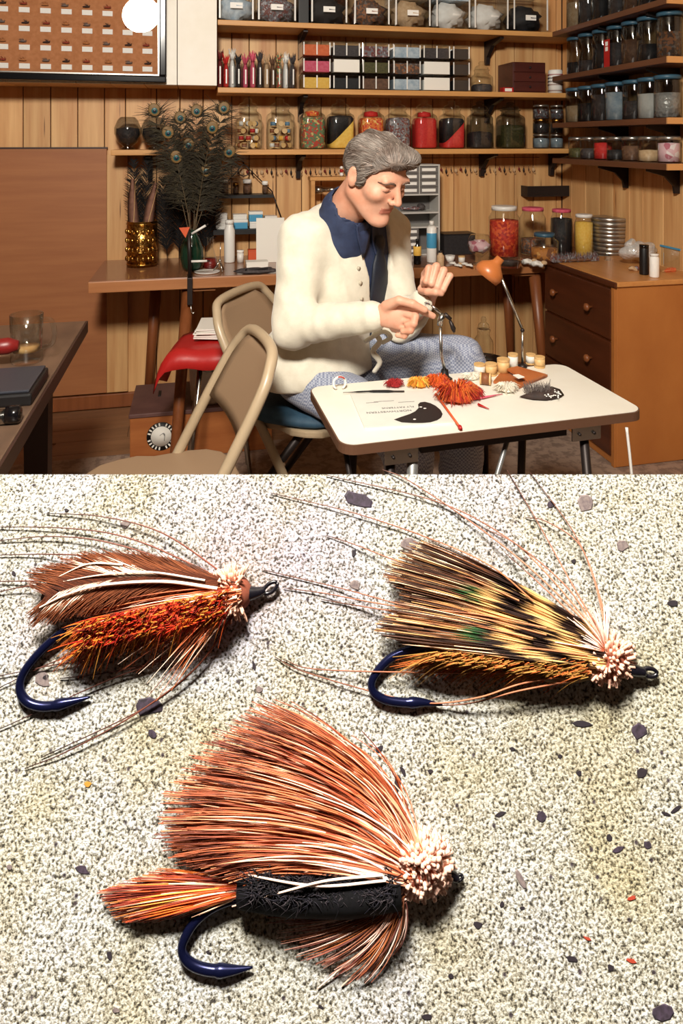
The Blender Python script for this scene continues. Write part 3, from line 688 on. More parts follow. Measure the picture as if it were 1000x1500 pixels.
# feather bags on the middle shelf
cols = [(322, 'c_maroon', 'maroon'), (331, 'c_red', 'dark red'), (340, 'c_white', 'white'), (349, 'c_black', 'black'), (359, 'c_pink', 'bright pink'), (370, 'c_pink', 'rose pink'), (380, 'c_dkgrey', 'charcoal'), (390, 'c_tan', 'tan'), (399, 'c_brown', 'brown'), (408, 'c_green', 'green'), (418, 'c_white', 'white and blue'), (428, 'c_dkgrey', 'slate grey')]
mat('f_maroon', (110, 30, 28), .8)
for i_, (px, c_, nm) in enumerate(cols):
    Y = 3.34 - .02 * (i_ % 2); hh = random.Random(i_).uniform(.115, .145); ww = .0165
    t = thing('feather_bag', 'clear bag of %s feathers among the bags beside the stacked boxes' % nm, 'feather bag', (wx(px, Y), Y, Z2 + .0005))
    MB().lathe([(0, .001), (ww * .8, 0), (ww * 1.02, .01), (ww * 1.0, hh * .7), (ww * .9, hh)], 14, M=Matrix.Diagonal((1, 2.2, 1, 1))).build('clear_bag', 'plastic_clear', t, world=False)
    MB().lathe([(0, .003), (ww * .7, .003), (ww * .86, .012), (ww * .84, hh * .7), (ww * .5, hh * .95), (0, hh)], 12, M=Matrix.Diagonal((1, 2.0, 1, 1))).build('feathers', c_, t, world=False)
    mb = MB()
    for k in range(26):
        a = R(random.uniform(0, 360)); l_ = random.uniform(.02, .055); mb.tube([(0, 0, hh * .85), (.010 * math.cos(a), .02 * math.sin(a), hh + l_ * .5), (.018 * math.cos(a), .03 * math.sin(a), hh + l_)], [.003, .0035, .0006], 4)
    mb.build('feather_tips', c_, t, world=False, kind='stuff', fix=False)
    MB().box((-.003, -.0385, .02), (.003, -.0370, hh * .75)).build('white_strip', 'white_plastic', t, world=False)
# stacked small boxes
grid = [((443, 485), [('c_yellow', 'yellow'), ('c_pink', 'pink'), ('c_rust', 'orange')]), ((487, 528), [('c_black', 'black'), (None, 'white cards'), ('c_dkgrey', 'charcoal')]), ((530, 571), [('c_brown', 'brown'), ('c_olive', 'olive'), ('c_grey', 'speckled grey')]),
        ((575, 617), [('c_blue', 'pale blue'), ('c_mix', 'mixed brown'), ('c_blue', 'blue-grey')]), ((619, 660), [(None, 'white cards'), (None, 'white cards'), ('c_dkgrey', 'dark grey')]), ((663, 688), [('c_black', 'black'), ('c_black', 'black'), ('c_black', 'black')])]
LV = ['bottom', 'middle', 'top']
for ci, ((pa, pb_), rows_) in enumerate(grid):
    Y = 3.29; xa, xb = wx(pa, Y), wx(pb_, Y); w_ = (xb - xa) / 2 - .001; zz = Z2 + .0005; hh = .082
    for k, (f_, nm) in enumerate(rows_):
        where = ['beside the feather bags', 'second from the feather bags', 'third from the feather bags', 'third from the stoppered spice jar', 'second from the stoppered spice jar', 'beside the stoppered spice jar'][ci]
        t = thing('small_box', 'small clear box of %s, %s of the stack %s' % (nm, LV[k], where), 'small box', ((xa + xb) / 2, Y + .075, zz))
        MB().box((-w_, -.075, 0), (w_, .075, hh - .004)).build('plastic_case', 'plastic_clear', t, world=False, bevel=.004)
        MB().box((-w_ * .93, -.068, .004), (w_ * .93, .068, hh * .74)).build('contents', f_ or 'white_paper', t, world=False, bevel=.006)
        if f_ is None: MB().box((-w_ * .92, -.0775, .006), (w_ * .92, -.0756, hh - .012)).build('white_card', 'white_paper', t, world=False)
        else:
            for s_ in ((-1, 0, 1) if ci < 5 else (-1, 1)): MB().box((s_ * w_ * .92 - .003, -.0768, .008), (s_ * w_ * .92 + .003, -.0755, hh - .012)).build('edge_strip', 'white_plastic', t, world=False)
        zz += hh + .0005
stopper_jar(705, 'small stoppered spice jar beside the stacked clear boxes', 'c_dkgrey', r=.052, h=.075, lvl=.6, Y=3.36, z=Z2, name='spice_jar')
o = MB().box((-.022, -.003, 0), (.022, .003, .135)).build('grey_card', 'c_grey'); o.location = (wx(737, 3.47), 3.47, Z2 + .001); tag(o, 'plain grey card propped against the pine wall behind the matchbox', 'card')
t = thing('matchbox', 'small red and white matchbox beside the dark wooden chest', 'matchbox', (wx(742, 3.3), 3.3, Z2 + .0005)); MB().box((-.03, -.018, 0), (.03, .018, .026)).build('tray', 'red', t, world=False); MB().box((-.02, -.0195, .005), (.02, -.0185, .021)).build('label', 'label_white', t, world=False)
mat('mahog', (66, 26, 20), .4, c2=(84, 36, 26), scale=3, stretch=(.6, 6, 6))
xa, xb = wx(752, 3.29), wx(800, 3.29)
t = thing('wooden_box', 'dark red-brown wooden chest of three drawers on the middle shelf', 'wooden box', ((xa + xb) / 2, 3.39, Z2 + .0005)); w_ = (xb - xa) / 2
MB().box((-w_, -.09, 0), (w_, .09, .165)).build('case', 'mahog', t, world=False, bevel=.003)
for k in range(3):
    d_ = MB().box((-w_ * .95, -.097, .008 + k * .052), (w_ * .95, -.0905, .055 + k * .052)).build('drawer', 'mahog', t, world=False, bevel=.002)
    MB().ell((0, -.102, .031 + k * .052), (.006, .005, .006), 8, 6).build('knob', 'black', d_, world=False)
t = thing('canister', 'white canister banded with red and grey zigzags in the shelf corner', 'canister', (wx(813, 3.30), 3.30, Z2 + .0005))
r_ = .037
MB().lathe([(0, 0), (r_, 0), (r_, .12), (r_ * .9, .126), (0, .128)], 24).build('canister_body', 'label_white', t, world=False)
mat('zig_grey', (96, 84, 84), .7); mat('zig_red', (168, 70, 66), .7); mat('zig_brown', (140, 100, 84), .7)
for z_, m_ in ((.098, 'zig_red'), (.080, 'zig_grey'), (.062, 'zig_grey'), (.044, 'zig_brown'), (.012, 'zig_brown')):
    pts = [((r_ + .0012) * math.cos(2 * math.pi * k / 48), (r_ + .0012) * math.sin(2 * math.pi * k / 48), z_ + (.004 if k % 2 else -.002)) for k in range(49)]
    MB().tube(pts, .0024, 5).build('zigzag_band', m_, t, world=False)

# jars on the side shelves
XJ = 1.962
rr = random.Random(9)
def side_row(zi, n, y0, step, r, h, lidm, fills, what, where, g='glass_smoke', lvl=(.5, .9)):
    for k in range(n):
        nm, f_ = fills[k % len(fills)]
        y = y0 - k * step
        lb = 'clear jar of %s on the %s' % (nm, where)
        lid_jar('storage_jar', lb, (XJ + rr.uniform(-.008, .008), y, RZ[zi][0] + .0005), r, h, f_, lidm, lvl=rr.uniform(*lvl), lid_h=.016, g=g, neck=.96)
FD = [('black fur in the wall corner', 'c_black'), ('charcoal fur', 'c_dkgrey'), ('black feathers', 'c_black'), ('red-labelled grey feathers', 'c_dkgrey'), ('brown fur', 'c_brown'), ('black wool', 'c_black'), ('mottled feathers', 'c_mix')]
side_row(0, 7, 3.19, .118, .050, .22, 'blue_lid', [('tan fluff', 'c_tan')] + FD[1:], '', 'topmost side shelf')
side_row(1, 7, 3.19, .118, .052, .185, 'blue_lid', FD, '', 'second-highest side shelf', lvl=(.3, .75))
side_row(2, 7, 3.19, .118, .054, .165, 'blue_lid', [('tan fluff', 'c_tan'), ('black quills', 'c_black'), ('grey quills', 'c_dkgrey'), ('pale grey strips', 'c_blue'), ('charcoal strips', 'c_dkgrey'), ('white strips', 'c_white'), ('silver strips', 'foil')], '', 'third-highest side shelf', lvl=(.5, .85))
side_row(3, 7, 3.19, .118, .046, .095, 'tin', [('olive bits', 'c_olive'), ('grey bits', 'c_dkgrey'), ('red beads', 'c_red'), ('black beads', 'c_black'), ('brown seeds', 'c_brown'), ('tan seeds', 'c_tan'), ('silver tinsel', 'c_foil')], '', 'lowest side shelf', g='glass')
# a red label with two white squares on one tall jar
yl = 3.19 - 3 * .118
o = thing('jar_label', 'red label with two white squares on a tall jar of the side shelf', 'label', (1.962 - .0575, yl, 1.72)); MB().box((-.0005, -.022, -.04), (.0005, .022, .09)).build('red_paper', 'red', o, world=False)
for z_ in (.035, .06): MB().box((-.0014, -.009, z_), (-.0007, .011, z_ + .02)).build('white_square', 'label_white', o, world=False)

# fringe of small tools hung on a wire under the jar shelf
t = thing('hook_rail', 'thin wire under the jar shelf hung with a row of small hooks', 'rail', (0.7, 3.49, Z3 - .05))
MB().tube([(wx(345, 3.485), 3.488, Z3 - .052), (wx(790, 3.485), 3.488, Z3 - .052)], .0015, 5).build('wire', 'dark_metal', t)
hk = []
for q in range(4):
    m_ = MB(); l_ = [.03, .042, .025, .036][q]
    m_.tube(spline([(0, 0, .004), (0, 0, -l_ * .5), (.003, 0, -l_ * .9), (.008, 0, -l_), (.011, 0, -l_ * .8)], 3), .0016, 5); m_.ell((0, -.001, -l_ * .45), (.004 + .002 * q, .004, l_ * .3), 8, 6)
    hk.append(m_.build('hung_hook', ['c_brown', 'dark_metal', 'c_maroon', 'c_tan'][q], t, world=False))
for k in range(62):
    x_ = wx(348 + 7.1 * k, 3.485) - t.location.x; q = k * 7 % 4; o = hk[q] if k < 4 and False else hk[q].copy()
    COL.objects.link(o); o.location = (x_, -.005, -.056 + .05 - .05 + random.uniform(-.002, .002)); o.rotation_euler.z = random.uniform(-1, 1)
for o in hk: bpy.data.objects.remove(o)
# ------------------------------------------------------------------ things on the desk
def onz(px, py, z=DZ): p_ = PZ(px, py, z); return Vector((p_.x, p_.y, z + .0005))
def feather(mb, base, tip, wid, n=40, droop=.3, col=None, rw=.0008, seed=0):
    rg = random.Random(seed); base, tip = Vector(base), Vector(tip); d = tip - base; L_ = d.length; sd = d.cross(Vector((0, 1, 0))).normalized()
    for i in range(n):
        s_ = .12 + .88 * rg.random(); w_ = wid * (math.sin(min(1, s_ * 1.02) * math.pi * .92 + .12)) ** .6
        for sg in (-1, 1):
            p0 = base + d * s_; p2 = p0 + d.normalized() * w_ * rg.uniform(.7, 1.2) + sd * sg * w_ * rg.uniform(.75, 1.05) + Vector((0, rg.uniform(-.3, .3) * w_, 0)); p1 = p0 + (p2 - p0) * .5 + d.normalized() * w_ * .15
            mb.tube([p0, p1, p2], [rw, rw, rw * .4], 3, False, col=col)
# brass canister with quills
pb = onz(208, 389)
t = thing('brass_canister', 'embossed brass canister holding brown quills on the desk', 'canister', pb)
r_ = .070; hh = .212
MB().lathe([(0, .002), (r_, 0), (r_, hh), (r_ * .96, hh), (r_ * .95, .006), (0, .006)], 32).build('shell', 'brass', t, world=False)
for z_ in (.012, .07, .128, .2): MB().lathe([(r_, z_ - .004), (r_ + .003, z_), (r_, z_ + .004)], 32).build('raised_band', 'brass', t, world=False)
for k in range(4):
    for q in range(7):
        a = R(-150 + q * 20 - 12.26); zz = .04 + k * .042
        MB().ell(((r_ + .001) * math.cos(a), (r_ + .001) * math.sin(a), zz), (.008, .008, .013), 8, 6).build('embossed_leaf', 'brass', t, world=False)
mat('quill_brown', (108, 72, 56), .75, c2=(132, 92, 74), scale=40); mat('plume_black', (16, 13, 13), .85)
def blade(name, label, b0, t0, w_, m, group=None):
    b0, t0 = Vector(b0), Vector(t0); th = thing(name, label, 'feather', b0, 0, group); d = t0 - b0; sd = d.cross(Vector((0, 1, 0))).normalized(); vs = []; n = 12
    for i in range(n + 1):
        s_ = i / n; ww = w_ * (.12 + .88 * math.sin(min(1, s_ * 1.05) * math.pi * .93 + .1) ** .7) if s_ > .08 else w_ * .1
        c_ = d * s_ + sd * (.02 * math.sin(s_ * 2.5))
        vs += [c_ - sd * ww, c_ + Vector((0, -.006, 0)), c_ + sd * ww, c_ + Vector((0, .002, 0))]
    fs = [(i * 4 + k, i * 4 + (k + 1) % 4, (i + 1) * 4 + (k + 1) % 4, (i + 1) * 4 + k) for i in range(n) for k in range(4)] + [(0, 1, 2, 3), (n * 4, n * 4 + 1, n * 4 + 2, n * 4 + 3)]
    MB().add(vs, fs, True).build('vane', m, th, world=False)
    MB().tube([d * .0, d * .5 + Vector((0, -.007, 0)) + sd * .02 * math.sin(1.25), d * .97 + Vector((0, -.006, 0))], [.002, .0015, .0006], 5).build('shaft', 'spool_wood', th, world=False)
    return th
blade('brown_quill', 'broad brown quill leaning against the left rim of the brass canister', pb + Vector((-.005, -.005, .012)), PY(198, 262, pb.y), .026, 'quill_brown')
blade('brown_quill', 'broad brown quill standing beside the black plumes in the brass canister', pb + Vector((.02, -.015, .012)), PY(232, 268, pb.y), .026, 'quill_brown')
def plume(label, b0, t0, wid, n, seed, m='plume_black', group=None):
    th = thing('black_plume', label, 'feather', b0, 0, group); mb = MB(); feather(mb, (0, 0, 0), Vector(t0) - Vector(b0), wid, n, rw=.0013, seed=seed); mb.build('barbs', m, th, world=False, kind='stuff', fix=False)
    MB().tube([(0, 0, 0), (Vector(t0) - Vector(b0))], [.0022, .0006], 5).build('shaft', m, th, world=False)
plume('soft black plume rising from the brass canister towards the globe', pb + Vector((-.02, .02, .02)), PY(196, 235, pb.y + .03), .055, 150, 1)
plume('soft black plume in the middle of the brass canister', pb + Vector((.0, .025, .02)), PY(216, 228, pb.y + .05), .05, 150, 2)
plume('wide black plume standing behind the green vase', onz(262, 380) + Vector((0, .02, 0)), PY(262, 250, 3.3), .085, 260, 3)
plume('wide black plume standing behind the peacock stems', onz(300, 380) + Vector((0, .03, 0)), PY(305, 240, 3.3), .085, 260, 4)
plume('wide black plume leaning over the brass canister rim', onz(245, 382) + Vector((0, .02, 0)), PY(238, 262, 3.28), .06, 180, 5)
# green vase with peacock feathers
pv = onz(281, 396)
t = thing('green_vase', 'dark green glass vase holding the peacock feathers', 'vase', pv)
MB().lathe([(0, .002), (.034, 0), (.045, .02), (.053, .06), (.050, .10), (.036, .14), (.022, .165), (.024, .185), (.021, .185), (.018, .165), (0, .15)], 26).build('vase_body', 'green_glass', t, world=False)
mat('pea_barb', (44, 38, 28), .7, c2=(70, 62, 42), scale=60); mat('pea_stem', (96, 80, 58), .5); mat('pea_gold', (120, 92, 50), .6); mat('pea_teal', (20, 84, 86), .4); mat('pea_navy', (14, 24, 48), .4)
EY = [(226, 161, 'beside the dark globes, smallest eye'), (246, 194, 'with its eye over the second globe'), (258, 230, 'with its eye just under the jar shelf'), (311, 187, 'with a big bright eye beside the spool jar'), (328, 158, 'reaching highest beside the spool jar'), (288, 162, 'standing straight up in the vase'), (276, 212, 'with a dull eye in the middle of the bunch'), (336, 222, 'drooping under the spool jar'), (302, 250, 'shortest of the bunch'), (264, 172, 'between the globes and the tallest stem')]
for i_, (ex, ey, tx) in enumerate(EY):
    yy = pv.y + [-.06, -.05, -.04, -.08, .02, .03, -.02, -.04, -.03, .04][i_]
    th = thing('peacock_feather', 'peacock feather ' + tx, 'feather', pv + Vector((0, 0, .13)), 0, 'peacock feathers in the green vase'); E_ = PY(ex, ey, yy) - th.location
    b0 = Vector((random.uniform(-.008, .008), random.uniform(-.008, .008), .0)); mid = b0 * .5 + E_ * .5 + Vector((-.03 * (E_.x), 0, .02)); P_ = spline([b0, mid, E_], 8)
    MB().tube(P_, [.0022 - .0015 * k / (len(P_) - 1) for k in range(len(P_))], 5).build('stem', 'pea_stem', th, world=False)
    mb = MB(); rg = random.Random(i_ + 40); up_ = (P_[-1] - P_[-3]).normalized(); sd = up_.cross(Vector((0, 1, 0))).normalized()
    for k in range(330):
        s_ = rg.uniform(.36, 1.0); p0 = P_[int(s_ * (len(P_) - 1))]; sg = rg.choice((-1, 1)); l_ = rg.uniform(.05, .115)
        p2 = p0 + sd * sg * l_ * rg.uniform(.5, 1) + up_ * l_ * rg.uniform(.1, .8) + Vector((0, rg.uniform(-.02, .02), -.01)); p1 = p0 + (p2 - p0) * .5 + up_ * .012; mb.tube([p0, p1, p2], [.0014, .0013, .0005], 3, False)
    for k in range(110):
        a = rg.uniform(0, 6.28); l_ = rg.uniform(.025, .045); p2 = E_ + sd * l_ * math.cos(a) + up_ * l_ * math.sin(a); mb.tube([E_, p2], [.0017, .0007], 3, False)
    mb.build('barbs', 'pea_barb', th, world=False, kind='stuff', fix=False)
    M_ = Matrix((sd, up_, Vector((0, 1, 0)))).transposed()
    for (rx, ry, dy, off, m_) in ((.026, .030, .003, 0, 'pea_gold'), (.0145, .015, .0038, -.004, 'pea_teal'), (.008, .008, .0045, -.006, 'pea_navy')):
        MB().ell(E_ + up_ * off + Vector((0, -dy * 2, 0)), (rx, ry, .003), 16, 6, M=M_).build('eye_spot', m_, th, world=False)
# clamp stand at the desk edge
pc = PY(278, 400, DY - .02)
t = thing('clamp_stand', 'dark clamp stand with two white pegs screwed to the desk edge', 'clamp', (pc.x, DY - .018, DZ - .08))
MB().box((-.011, -.012, -.03), (.011, .0165, .085)).build('clamp_jaw', 'dark_metal', t, world=False, bevel=.002)
MB().box((-.011, .0166, .081), (.011, .05, .09)).build('clamp_jaw', 'dark_metal', t, world=False)
MB().tube([(0, 0, .0855), (-.004, 0, .29)], .0085, 10).build('post', 'dark_metal', t, world=False)
for (a, b_) in (((.008, -.01, .273), (.066, -.02, .308)), ((.006, -.01, .155), (.072, -.012, .155))):
    MB().tube([a, b_], .0052, 10).build('white_peg', 'white_plastic', t, world=False)
    d = (Vector(b_) - Vector(a)).normalized(); MB().tube([Vector(b_) + d * .0005, Vector(b_) + d * .012], .0035, 8).build('peg_tip', 'dark_metal', t, world=False)
MB().tube([(0.004, -.004, -.0305), (.006, -.004, -.06), (.014, -.004, -.07), (.018, -.004, -.062)], .003, 8).build('thumb_screw', 'steel', t, world=False)
MB().prism([(-.045, -.012, .30), (.0, -.012, .302), (-.018, -.012, .256)], (0, .004, 0)).build('red_tag', 'orange_red', t, world=False)
# flask
t = thing('flask', 'small conical flask with a red liquid beside the green vase', 'flask', onz(308, 393))
MB().lathe([(0, .001), (.036, 0), (.038, .006), (.016, .085), (.013, .095), (.013, .14), (.016, .143)], 22).build('glass_body', 'glass', t, world=False); MB().lathe([(0, .003), (.035, .004), (.026, .045), (0, .045)], 20).build('liquid', 'dark_red', t, world=False)
# little tripod, saucer
t = thing('tripod', 'tiny bright metal tripod at the desk edge below the white pegs', 'tripod', onz(322, 398))
for k in range(3): a = R(90 + 120 * k - 40); MB().tube([(0, 0, .05), (.03 * math.cos(a), .03 * math.sin(a), .003)], .0028, 6).build('leg', 'steel', t, world=False)
MB().tube([(0, 0, .05), (.003, 0, .13)], .002, 6).build('rod', 'steel', t, world=False); MB().ell((0, 0, .05), (.007, .007, .007), 8, 6).build('hub', 'steel', t, world=False)
o = MB().lathe([(0, 0), (.05, 0), (.058, .006), (.05, .005), (0, .004)], 24).build('saucer', 'white_plastic'); o.location = onz(303, 397) + Vector((0, -.035, 0)); tag(o, 'small flat white saucer in front of the flask', 'saucer')
# white bottle, card and clutter
def bottle(name, label, loc, r, h, m, capm, neck=.45, nh=.2, band=None):
    t = thing(name, label, 'bottle', loc)
    MB().lathe([(0, .001), (r * .95, 0), (r, .004), (r, h * (1 - nh)), (r * neck, h * (1 - nh * .6)), (r * neck, h * .9)], 20).build('bottle_body', m, t, world=False)
    MB().lathe([(0, h * .9002), (r * neck * 1.15, h * .9002), (r * neck * 1.15, h), (0, h)], 16).build('cap', capm, t, world=False)
    if band: MB().lathe([(r + .0005, h * .35), (r + .001, h * .36), (r + .001, h * .70), (r + .0005, h * .71)], 20).build('label', band, t, world=False)
    return t
bottle('plastic_bottle', 'tall thin white bottle beside the white card on the desk', onz(336, 384), .026, .205, 'white_plastic', 'white_plastic', .7, .25)
t = thing('white_card', 'blank white card standing on the desk behind the cardigan', 'card', onz(398, 384)); MB().box((-.075, -.003, 0), (.06, .003, .215), rz=R(-4)).build('card_sheet', 'white_paper', t, world=False); MB().box((-.05, .0032, 0), (.05, .06, .01)).build('stand', 'white_paper', t, world=False)
t = thing('pill_bottle', 'short white pill bottle beside the tall white bottle', 'bottle', onz(352, 384)); MB().lathe([(0, 0), (.016, 0), (.016, .045), (0, .045)], 16).build('bottle_body', 'white_plastic', t, world=False); MB().lathe([(0, .0452), (.017, .0452), (.017, .058), (0, .058)], 16).build('cap', 'label_white', t, world=False)
def small(name, label, cat, px, py, dims, m, z=DZ, lidm=None, rz=0):
    t = thing(name, label, cat, onz(px, py, z), rz); a, b_, c = dims
    MB().box((-a, -b_, 0), (a, b_, c)).build('box_body', m, t, world=False, bevel=.002)
    if lidm: MB().box((-a * 1.02, -b_ * 1.02, c + .0003), (a * 1.02, b_ * 1.02, c + .008)).build('lid', lidm, t, world=False)
    return t
small('paper_box', 'flat white box lying on the desk in front of the white card', 'box', 376, 391, (.05, .03, .02), 'white_paper', lidm='white_paper')
t = small('paper_box', 'little orange box on the desk behind the flat white box', 'box', 372, 381, (.03, .02, .045), 'orange_red', lidm='orange_red')
t = thing('dark_pouch', 'dark lumpy fur pouch at the desk edge beside the cardigan', 'pouch', onz(375, 401)); MB().ell((0, 0, .013), (.085, .03, .014), 18, 8, bumpy=.5, fr=40).build('pouch_body', 'c_dkgrey', t, world=False); MB().tube([(-.05, -.02, .024), (.05, -.018, .024)], .003, 5).build('seam', 'c_black', t, world=False)
# wire rack hung on the wall with two ledges
YR = 3.44
A0, A1, A2, A3 = PY(357, 240, YR), PY(322, 278, YR), PY(398, 280, YR), PY(413, 322, YR)
t = thing('hanging_rack', 'triangular wire rack with two dark ledges hung on the pine wall', 'rack', (A0.x, 3.495, A0.z))
for pl in ((A1, A0, A2), (A2, A3), (A1, PY(312, 325, YR))): MB().tube(list(pl), .0035, 6).build('wire', 'dark_metal', t)
c_ = PY(357, 250, YR); MB().tube([c_ + Vector((.028 * math.cos(a), 0, .028 * math.sin(a))) for a in [2 * math.pi * k / 20 for k in range(21)]], .0028, 6).build('ring', 'dark_metal', t)
MB().tube([A0, Vector((A0.x, 3.499, A0.z + .008))], .004, 6).build('nail', 'dark_metal', t)
b0, b1 = PY(320, 281, YR - .03), PY(400, 283, YR - .03); l1 = b0.z
MB().box((b0.x, YR - .055, l1 - .032), (b1.x, 3.497, l1 - .016)).build('ledge', 'black', t)
b2, b3 = PY(312, 331, YR - .03), PY(408, 331, YR - .03); l2 = b2.z
MB().box((b2.x, YR - .075, l2 - .04), (b3.x, 3.497, l2 - .016)).build('ledge', 'black', t)
for px, r_, h_, cm_, tx in ((329, .016, .06, 'label_white', 'white-capped thin bottle on the upper rack ledge near the peacock feathers'), (362, .022, .055, 'label_white', 'fat white-topped jar in the middle of the upper rack ledge'), (388, .015, .045, 'label_white', 'white-capped small bottle at the sloping wire of the upper rack ledge'), (345, .014, .04, 'brass', 'brass-capped small bottle on the upper rack ledge')):
    lid_jar('rack_bottle', tx, (wx(px, YR), YR, l1 - .0155), r_, h_, 'c_brown', cm_, lid_h=.018)
def rbox(px, z0, a, h_, m, tx): t = thing('supply_box', tx, 'box', (wx(px, YR - .02), YR - .02, z0)); MB().box((-a, -.03, 0), (a, .03, h_ * .7)).build('box_body', m, t, world=False, bevel=.002); MB().box((-a * 1.03, -.031, h_ * .7 + .0003), (a * 1.03, .031, h_)).build('lid', 'white_plastic', t, world=False, bevel=.002)
zb = l2 - .0155
for k in range(3): rbox(324, zb + k * .0265, .028, .026, 'white_plastic', 'flat white box, %s of the three stacked at the peacock end of the ledge' % LV[k])
rbox(352, zb, .034, .045, 'blue_plastic', 'blue box with white lid under a white box on the lower ledge'); rbox(351, zb + .0455, .034, .026, 'white_plastic', 'white box on top of a blue box at the middle of the ledge')
rbox(375, zb, .034, .034, 'white_plastic', 'white box carrying a blue box on the lower ledge'); rbox(374, zb + .0345, .034, .05, 'blue_plastic', 'blue box with white lid standing on a white box'); rbox(396, zb, .030, .06, 'white_plastic', 'plain white box at the cardigan end of the lower ledge')
# wooden rack behind the man
x0, x1 = wx(455, 3.36), wx(540, 3.36); zt_ = PY(480, 259, 3.36).z
t = thing('spool_rack', 'wooden frame rack with a silver reel on the desk behind the man', 'rack', ((x0 + x1) / 2, 3.38, DZ + .0005))
for xx in (x0, (x0 + x1) / 2 + .06, x1 - .02): MB().box((xx, 3.35, DZ + .0005), (xx + .02, 3.42, zt_ - .0185)).build('upright', 'shelf_wood', t)
MB().box((x0 - .005, 3.345, zt_ - .018), (x1 + .005, 3.425, zt_)).build('top_board', 'shelf_wood', t, bevel=.002)
MB().box((x0 + .0205, 3.352, DZ + .15), ((x0 + x1) / 2 + .0595, 3.42, DZ + .162)).build('shelf_board', 'shelf_wood', t)
za = PY(490, 278, 3.36).z
MB().tube([(x0 + .025, 3.37, za), (x0 + .06, 3.37, za), (x0 + .0605, 3.37, za), (x0 + .14, 3.37, za), (x0 + .1405, 3.37, za), (x0 + .165, 3.37, za)], [.02, .02, .013, .013, .019, .019], 14).build('reel', 'steel', t)
o = thing('small_ornament', 'small red and white bead ornament on top of the wooden rack', 'ornament', (wx(500, 3.38), 3.38, zt_ + .0005)); MB().ell((0, 0, .01), (.011, .011, .01), 10, 8).build('bead', 'label_white', o, world=False); MB().ell((0, 0, .0285), (.0105, .0105, .0085), 10, 8).build('bead', 'red', o, world=False); MB().ell((0, 0, .045), (.009, .009, .008), 10, 8).build('bead', 'label_white', o, world=False)
# drawer organiser
YO = 3.27; x0, x1 = wx(556, YO), wx(644, YO); zb = DZ + .0005; zt_ = PY(610, 241, YO).z
t = thing('drawer_organizer', 'grey metal organizer of small labelled drawers on the desk behind the man', 'organizer', ((x0 + x1) / 2, YO + .07, zb)); mat('org_grey', (196, 194, 188), .45); mat('org_drawer', (110, 106, 104), .4)
MB().box((x0, YO + .135, zb), (x1, YO + .14, zt_)).build('back_panel', 'org_drawer', t)
for xx in (x0, x1 - .008): MB().box((xx, YO, zb), (xx + .008, YO + .1345, zt_)).build('side_panel', 'org_grey', t)
H_ = zt_ - zb
for z_ in (zb, zb + H_ * .30, zb + H_ * .46, zb + H_ * .66, zt_ - .008): MB().box((x0 + .0085, YO, z_), (x1 - .0085, YO + .1345, z_ + .008)).build('rail', 'org_grey', t)
W3 = (x1 - x0 - .017) / 3
def drw(c, z0, h_):
    xa = x0 + .0085 + c * W3; d_ = MB().box((xa + .003, YO + .004, z0), (xa + W3 - .003, YO + .12, z0 + h_)).build('drawer', 'org_drawer', t)
    MB().box((xa + .014, YO + .0015, z0 + h_ * .3), (xa + W3 - .014, YO + .0037, z0 + h_ * .75)).build('drawer_label', 'label_white', d_)
zs = zb + H_ * .66 + .0085; hh = (zt_ - .009 - zs) / 4
for r_i in range(4):
    for c in range(3): drw(c, zs + r_i * hh, hh - .002)
for c in range(1, 3): MB().box((x0 + .0085 + c * W3 - .002, YO + .0005, zs), (x0 + .0085 + c * W3 + .002, YO + .12, zt_ - .0085)).build('divider', 'org_grey', t)
zs = zb + .0085; hh = (H_ * .30 - .009) / 4
for r_i in range(4):
    for c in range(2): drw(c, zs + r_i * hh, hh - .002)
o = thing('dried_wing', 'dry grey bird wing lying in the open tier of the drawer organizer', 'wing', ((x0 + x1) / 2 + .03, YO + .06, zb + H_ * .46 + .0085)); MB().ell((0, 0, .014), (.062, .034, .010), 16, 8, bumpy=.3, fr=30).build('wing_body', 'c_grey', o, world=False); MB().ell((.05, .0, .022), (.024, .025, .018), 10, 8, bumpy=.3).build('wing_tip', 'c_dkgrey', o, world=False)
# bottles and dishes in front of it
t = bottle('spray_can', 'blue and white spray can in front of the drawer organizer', onz(632, 384), .024, .20, 'white_plastic', 'white_plastic', .4, .16, 'blue_plastic')
bottle('dark_bottle', 'small black bottle with a yellow label beside the spray can', onz(611, 387), .018, .12, 'black_gloss', 'black', .4, .35, 'c_yellow')
bottle('varnish_bottle', 'little cream varnish bottle with a dark cap at the desk edge', onz(645, 391), .017, .075, 'c_tan', 'black', .5, .3)
o = thing('tissue_box', 'white tissue packet beside the black bottle on the desk', 'packet', onz(588, 388)); MB().box((-.04, -.03, 0), (.04, .03, .05), rz=.2).build('packet_body', 'white_paper', o, world=False, bevel=.004); MB().ell((0, 0, .06), (.025, .015, .014), 10, 6, bumpy=.8, fr=60).build('tissue', 'white_paper', o, world=False)
t = thing('white_cup', 'small tapered white cup on the dark desk box', 'cup', onz(659, 384)); MB().lathe([(0, .001), (.016, 0), (.024, .03), (.022, .03), (.014, .003), (0, .003)], 18).build('cup_body', 'white_plastic', t, world=False); MB().lathe([(.0225, .0302), (.0245, .0302), (.0245, .033), (.0225, .033)], 18).build('rim', 'white_plastic', t, world=False); t['label'] = 'small tapered white cup on the desk beside the cream bottle'
spool('wooden thread spool standing among the white scraps on the desk', onz(676, 386), (0, 0, 0), 'spool_white', .016, .036)
